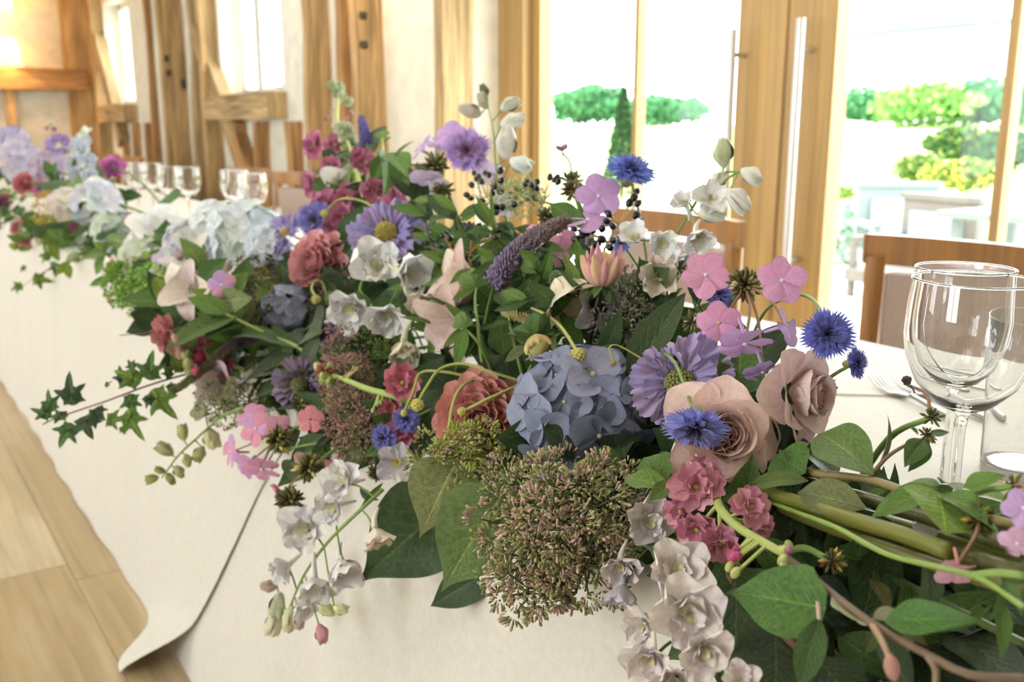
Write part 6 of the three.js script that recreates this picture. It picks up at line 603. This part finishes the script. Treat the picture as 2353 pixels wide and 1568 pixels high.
hydrangea('small cream hydrangea in the far arrangement beside the big dark leaf', [-3.4106,.8798,-.5717,.0984], [.7097,.5147,.481], ['#ece0d6', '#e4d2d2', '#f0e8de'], { n: 14, fl: .45 });
scabious('violet aster with a white centre in the far arrangement', [-4.3498,1.0406,-.7223,.1061], [.7688,.4986,.4004], '#8a62b8', '#a486d0', { c: .22, mid: '#efe9e2' });
dahlia('bright pink dahlia at the right of the far arrangement', [-3.2034,.9991,-.6812,.0834], [.8458,.4908,.2091], ['#d867c4', '#cf58b4', '#e084d0'], { n: 44 });
dahlia('coral rose in the far arrangement', [-4.4187,.8982,-.5896,.1101], [.7097,.5147,.481], ['#d9747c', '#cf6670'], { n: 40 });
dahlia('pink and white flower right of the coral rose in the far arrangement', [-3.9785,.8962,-.5854,.0839], [.7498,.4238,.5082], ['#d98ac0', '#e6b4d4', '#c96a9c'], { n: 30 });
dahlia('rose red flower low at the left edge of the far arrangement', [-3.7906,.7735,-.4722,.0673], [.7498,.4238,.5082], ['#cf7a86', '#c46472'], { n: 26 });
dahlia('deep red flower lowest at the left edge', [-3.5575,.7566,-.4563,.0664], [.9246,.1055,.3661], ['#bf5a68', '#cf7884'], { n: 26 });
dahlia('dark crimson flower at the very left edge', [-4.4939,.8139,-.5121,.0896], [.8858,.3161,.3398], ['#8c2c4a', '#a03a58'], { n: 26 });
dahlia('magenta flower bud above the lime ivy', [-3.059,.832,-.5272,.0381], [.8059,.4213,.416], ['#c2508c', '#b2447c'], { n: 18 });
stock('pale blue white stock standing in the far arrangement', [[-3.3468,.9164,-.6193], [-3.6777,.9865,-.6787], [-4.0655,1.0711,-.7561], [-4.1714,1.1066,-.7887]], [[[-3.8667,1.0345,-.7185,.0733], [.6922,.4115,.5929]], [[-3.8144,.9944,-.6817,.0722], [.567,.3073,.7642]], [[-3.6115,1.0003,-.6871,.0688], [.9199,.3073,.2436]], [[-3.5751,.9585,-.6486,.0709], [.808,.2172,.5477]], [[-3.4199,.9605,-.6505,.0625], [.944,.2061,.2578]], [[-3.903,1.0572,-.7394,.0644], [.7646,.5119,.3916]], [[-4.0566,1.055,-.7374,.0599], [.5075,.4908,.7082]]], [[[-4.1449,1.0967,-.7796,.0545], 8, ['#dfe4da', '#cfd8c4']], [[-4.0578,1.1069,-.7891,.0268], 3, ['#e2e4d6']]], ['#dbe0ee', '#cdd6ea', '#e6e8f0'], { r: .003 });
stock('slim stock tip rising against the end wall', [[-4.4646,1.0228,-.7149], [-4.7866,1.0822,-.7674], [-5.0526,1.1299,-.8111]], [[[-4.8033,1.1048,-.7865,.0311], [.8517,.4142,.3211]]], [[[-5.0121,1.1239,-.804,.0485], 8, ['#b5bf9c', '#a5b086', '#a8588c']]], ['#a8589a', '#b870a8'], { r: .0024 });
phlox('pink violet phlox floret over the dark leaf in the middle of the garland', [-2.5583,.8899,-.5795], [[[-2.5504,.8875,-.5743,.0459], [.8382,.3136,.4461], '#b862b4', { hex2: '#a84a94' }], [[-2.4847,.8781,-.5685,.032], [.9622,-.2212,.159], '#a84a88']], [[[-2.5034,.8834,-.5795,.0194], [.8866,.403,.2271], 8]]);
phlox('lilac phlox floret below the ivory bellflower', [-1.4513,.8839,-.4516], [[[-1.4332,.8869,-.4447,.0432], [.8608,.2161,.4608], '#c79ad8', { hex2: '#d48fb8' }]], [[[-1.7183,.851,-.5497,.0205], [.8866,.403,.2271], 10]]);
phlox('lilac petals among the white hydrangea in the middle of the garland', [-2.1137,.8523,-.5437], [[[-2.1062,.8403,-.5291,.0462], [.7249,.3136,.6133], '#d9c4e2'], [[-2.1469,.8846,-.5735,.0378], [.5541,.7955,.2453], '#b88fd0']], [[[-2.0968,.8492,-.548,.0185], [.7646,.5119,.3916], 8]]);
bell('white open bellflower blurred left of the wine glasses', [-2.334,.884,-.5801,.0934], [.6934,.6863,.2195], ['#f4f4f2', '#eef0f0', '#f6f4f0'], { flare: .8 });
bell('cream pink bellflower near the wine glass foot, half hidden', [-1.5043,.8775,-.406,.0564], [.4897,.2961,.8201], ['#ecdcd0', '#e2cfd0', '#f0e6da'], { flare: .8 });
bell('pale pink bellflower over the cloth left of the green tufts', [-2.3705,.7881,-.4854,.0528], [.4167,-.0223,.9088], ['#ead2cc', '#e6c8cc', '#f0dcd4'], { flare: .8 });
twig('large_leaf', 'dark broad leaf standing in the far arrangement', [[-3.5438,.8644,-.5665], [-3.6446,.8868,-.5827], [-3.6798,.8965,-.5894]], [[[-3.6571,.8919,-.5852], [-3.9712,1.0026,-.6852], [.8072,.4115,.4233], 'ell', leafM('#3f7030', .25), 1.1], [[-3.6262,.9164,-.6098], [-3.367,.9695,-.6541], [.6588,.6787,.3247], 'ovate', leafM('#7fae54', .2), .9], [[-3.1245,.9283,-.6209], [-3.3333,.9949,-.6798], v0, 'ovate', leafM('#b3cc5c', .2), .7]], { sm: G.stem });
twig('large_leaf', 'dark green leaf behind the violet pink phlox floret', [[-2.3646,.8501,-.5555], [-2.4486,.8726,-.5696], [-2.4797,.8803,-.5736]], [[[-2.4328,.8959,-.591], [-2.7331,.9155,-.6035], [.7186,.5919,.365], 'broad', leafM('#4c8a3c', .25), 1.1], [[-2.4482,.8677,-.565], [-2.5353,.9174,-.6078], v0, 'ovate', G.mid, 1], [[-2.9783,.8643,-.5619], [-3.5351,.8406,-.5335], [.5385,.7594,.365], 'ovate', leafM('#47782f', .25), .8]], { sm: G.stem });
twig('leafy_sprig', 'pale green leaves where the garland meets the cloth at left', [[-2.5274,.8315,-.5937], [-2.5236,.8192,-.5397], [-2.5187,.8113,-.5072]], [[[-2.5039,.8363,-.5572], [-2.5354,.8531,-.4991], v0, 'ovate', leafM('#b5d292', .2), 1.1], [[-2.51,.8363,-.5483], [-2.4873,.797,-.5297], v0, 'ovate', leafM('#a9cc86', .2), 1.2], [[-2.5187,.8113,-.5072], [-2.5453,.8126,-.4503], [.5385,.7594,.365], 'ovate', leafM('#a2c47c', .2), 1], [[-2.4877,.8061,-.5509], [-2.4934,.7813,-.5145], v0, 'ovate', G.bright, 1]], { sm: G.stem });
fuzz('fluffy green foliage tuft hanging over the cloth in the middle of the garland', [-2.1136,.783,-.48], [[[-2.1993,.7854,-.4824], [.06, .04, .05], 300, .016], [[-2.0212,.7824,-.4791], [.06, .05, .05], 360, .016], [[-1.8988,.7904,-.49], [.05, .05, .05], 260, .016]], ['#6f9a3c', '#86ad4a', '#5f8634', '#a3bc5c', '#94884a'], { stalk: '#7a7a40' });
fuzz('golden brown dried tuft below the dark leaf of the far arrangement', [-3.4976,.8333,-.5335], [[[-3.4721,.8284,-.5289], [.05, .07, .05], 300, .014]], ['#c2a354', '#b8953f', '#d0b76a'], { stalk: '#a88a40' });
twig('bare_twig', 'thin bare twig poking out left of the coral pink flower', [[-1.4903,.8139,-.3843], [-1.4932,.8145,-.3463], [-1.5073,.8126,-.3085]], [], { sm: G.brown, r: .0012 });
hydrangea('white hydrangea floating above the cloth edge between the garland and the wine glasses', [-2.0267,.9151,-.6279,.1095], [.4442,.8438,.3011], ['#eaf0f4', '#e2eaf0', '#f2f4f4', '#dfe8e6'], { n: 18, fl: .42 });
hydrangea('icy blue hydrangea right behind the soft lavender scabious', [-1.7164,.9017,-.6187,.0799], [.5385,.7594,.365], ['#d6e2ec', '#c9d6e6', '#e2e8ee'], { n: 16, fl: .42 });
hydrangea('pale green hydrangea at the foot of the far arrangement', [-2.6479,.8561,-.5544,.1183], [.6653,.5949,.451], ['#c9dcc4', '#d9e2d4', '#c5d0d8', '#d5d9e0'], { n: 18, fl: .42 });
hydrangea('blush white hydrangea between the two ivory bellflowers', [-2.0221,.8148,-.5164,.0804], [.5404,.583,.6067], ['#e9dfe2', '#dcd6e2', '#efe8e4'], { n: 16, fl: .42 });
stock('pale pink stock lying along the garland above the green tuft', [[-1.9306,.8572,-.5674], [-2.0252,.8478,-.5506], [-2.1345,.8233,-.5242]], [[[-2.2857,.8578,-.556,.0438], [.647,.5119,.5651]], [[-2.0375,.8555,-.5501,.0397], [.647,.5119,.5651]], [[-1.9055,.837,-.5329,.0392], [.7169,.3217,.6185]], [[-2.3328,.8487,-.5476,.0364], [.6138,.4142,.6721]]], [[[-2.1632,.8157,-.5172,.0283], 6, ['#dfe0c4', '#d9b8c4']]], ['#ead6e0', '#e2c9d8', '#f0e2e6'], { r: .003 });
// ---------- leafy stems that fill the gaps ----------
const TOPA = [[-1.535,.8364,-.3617], [-1.5019,.8727,-.425], [-1.782,.9046,-.599], [-1.6568,.9752,-.6639], [-1.7016,1.0647,-.7464], [-1.5279,1.069,-.7503], [-1.2776,1.0437,-.727], [-1.1257,1.0386,-.7223], [-.9353,1.0277,-.7123], [-.8071,1.013,-.6988], [-.6858,.974,-.6629], [-.584,.9499,-.6407], [-.5166,.9236,-.6165], [-.4264,.8619,-.5598], [-.3532,.8507,-.5494], [-.2771,.8667,-.5642]], BOTA = [[-1.5235,.7638,-.3498], [-1.4621,.6979,-.4143], [-1.197,.6825,-.42], [-1.0012,.713,-.4227], [-.9178,.7181,-.4274], [-.8307,.7263,-.435], [-.7245,.7352,-.4432], [-.6502,.7444,-.4516], [-.5832,.7561,-.4624], [-.5362,.7683,-.4737], [-.506,.7782,-.4827], [-.4565,.7751,-.4799], [-.4,.7592,-.4653], [-.3466,.7564,-.4627], [-.2959,.7686,-.4739], [-.2291,.7888,-.4925]];
const TOPB = [[-7.224,1.0102,-.6962], [-5.6249,1.0112,-.6971], [-4.3074,1.0005,-.6873], [-3.4748,.9652,-.6548], [-2.7446,.9146,-.6082], [-2.0951,.8755,-.5723], [-1.677,.8996,-.5944]], BOTB = [[-4.7891,.6583,-.42], [-3.8056,.7313,-.4396], [-2.997,.7567,-.463], [-2.4954,.7982,-.5012], [-2.0971,.7802,-.4846], [-1.5004,.8232,-.4076], [-1.4109,.7878,-.4916]];
const fillM = [leafM('#38592c', .35), leafM('#466f36', .35), leafM('#5a8640', .3), leafM('#314f28', .35), leafM('#709c48', .3)], fillB = [leafM('#5a8a3c', .2), leafM('#7da552', .2), leafM('#47732f', .2), leafM('#9dbd6c', .2)];
const flowers = scene.children.filter((o) => ['flower', 'rose', 'hydrangea', 'berries', 'flower bud'].includes(o.userData.category)).map((o) => { const b = new THREE.Box3().setFromObject(o); return [b.getCenter(V(0, 0, 0)), o.userData.label]; });
function near(P, tint) { let best = 9, l = '', rel = 'beside'; for (const [c, n] of flowers) { const d = Math.hypot(c.x - P.x, c.y - P.y, c.z - P.z); if (d < best) { best = d; l = n; const rx = (P.x - c.x) * .56 - (P.z - c.z) * .83, ry = P.y - c.y; rel = Math.hypot(rx, ry) < .018 ? 'behind' : Math.abs(rx) > Math.abs(ry) ? (rx > 0 ? 'right of' : 'left of') : ry > 0 ? 'above' : 'below'; } } let w = l.split(' ').slice(0, 9); while (/^(the|a|an|of|at|in|on|to|with|from|one|above|below|over|left|right|behind|under|among|beside|near|its|and|by|into|that|for|against|toward|just|half|very)$/.test(w.at(-1).replace(',', ''))) w.pop(); return (tint + ' leafy spray ' + rel + ' the ' + w.join(' ').replace(/,$/, '')); }
function filler(T_, B_, n, deep, L0, L1, ms, label, group, kinds) {
  for (let i = 0; i < n; i++) {
    const t = (i + rnd()) / n * (T_.length - 1.001), k = Math.floor(t), f = t - k, s = Math.pow((i * .618034) % 1, .9), P = A(T_[k]).lerp(A(T_[k + 1]), f).lerp(A(B_[k]).lerp(A(B_[k + 1]), f), .04 + .9 * s), dp = rr(deep[0], deep[1]); P.addScaledVector(VIEW, -dp);
    const root = P.clone().addScaledVector(VIEW, -.09).add(V(rr(-.03, .03), -.03, 0)); if (root.y < .79) root.y = .79; const g = thing('foliage_spray', near(P, label), 'foliage', root.toArray(), group);
    const out = V(rr(-.6, .6), rr(-.35, .8), 0).addScaledVector(VIEW, .55).normalize(), tip = P.clone().addScaledVector(out, .035); part(g, 'stem', tube([V(0, 0, 0), loc(g, P.toArray()), loc(g, tip.toArray())], .0016, .0009, 5, 3), G.stemD);
    const m = 6 + Math.floor(rnd() * 3); for (let q = 0; q < m; q++) { const b = root.clone().lerp(tip, .3 + .7 * q / (m - 1)), d = out.clone().multiplyScalar(.5).add(V(rr(-1, 1), rr(-.8, .8), rr(-1, 1))).normalize(), L = rr(L0, L1); leafMesh(g, 'leaf', leafGeo(kinds[Math.floor(rnd() * kinds.length)]), ms[Math.floor(rnd() * ms.length)], loc(g, b.toArray()), loc(g, b.addScaledVector(d, L).toArray()), VIEW.clone().add(V(rr(-.5, .5), rr(-.2, .8), rr(-.5, .5))), rr(.8, 1.2)); }
  }
}
filler(TOPA, BOTA, 125, [.05, .12], .035, .07, fillM, 'dark green', 'filler leaves of the large arrangement', ['ovate', 'lance', 'ell', 'ell']);
filler(TOPA, BOTA, 40, [.12, .2], .06, .1, fillM, 'deep shaded', 'filler leaves of the large arrangement', ['ovate', 'ell']);
const TOPE = [[-1.3246,1.0225,-.7075], [-1.1575,1.0138,-.6995], [-1.0061,.9972,-.6842], [-.886,.9877,-.6755], [-.7882,.9705,-.6596]], BOTE = [[-1.0478,.8496,-.5485], [-.9393,.8681,-.5654], [-.8711,.8975,-.5925], [-.8124,.9153,-.6089], [-.7226,.9129,-.6067]];
filler(TOPE, BOTE, 26, [-.005, .04], .03, .055, [G.bright, G.mid, leafM('#86b04a', .15), leafM('#5a8640', .3), leafM('#94b85c', .2)], 'narrow bright', 'filler leaves of the large arrangement', ['lance', 'lance', 'grass']);
const TOPD = [[-.4639,.7919,-.4954], [-.4236,.8213,-.5224], [-.3741,.8289,-.5294], [-.3132,.8341,-.5342], [-.2599,.8388,-.5385]], BOTD = [[-.4073,.7415,-.4489], [-.3651,.7536,-.4601], [-.3243,.7656,-.4711], [-.2786,.7843,-.4884], [-.2369,.8014,-.5041]];
filler(TOPD, BOTD, 30, [.02, .10], .04, .075, fillM, 'shaded', 'filler leaves of the large arrangement', ['ovate', 'ell', 'ell']);
filler(TOPB, BOTB, 24, [.05, .11], .05, .09, fillB, 'pale', 'filler leaves of the far garland', ['ovate', 'ell', 'ovate']);
const TOPC = [[-4.8711,.7267,-.4353], [-3.7095,.7825,-.4867], [-2.8038,.8098,-.5118], [-2.2261,.8177,-.5191], [-1.4875,.8562,-.4397], [-1.3983,.8144,-.516]], BOTC = [[-4.8707,.5834,-.42], [-3.3712,.7247,-.4336], [-2.679,.7682,-.4735], [-2.0816,.7653,-.4709], [-1.4979,.81,-.4059], [-1.4341,.7653,-.4709]];
filler(TOPC, BOTC, 22, [-.01, .04], .035, .07, [ivB, ivL, G.bright, G.pale, ivM], 'light green', 'leaves along the cloth edge of the far garland', ['ovate', 'ell', 'lance']);

scene.traverse((o) => { if (o.isMesh) { o.castShadow = true; o.receiveShadow = true; } if (o.isLight && o.shadow) o.castShadow = true; });
renderer.render(scene, camera);
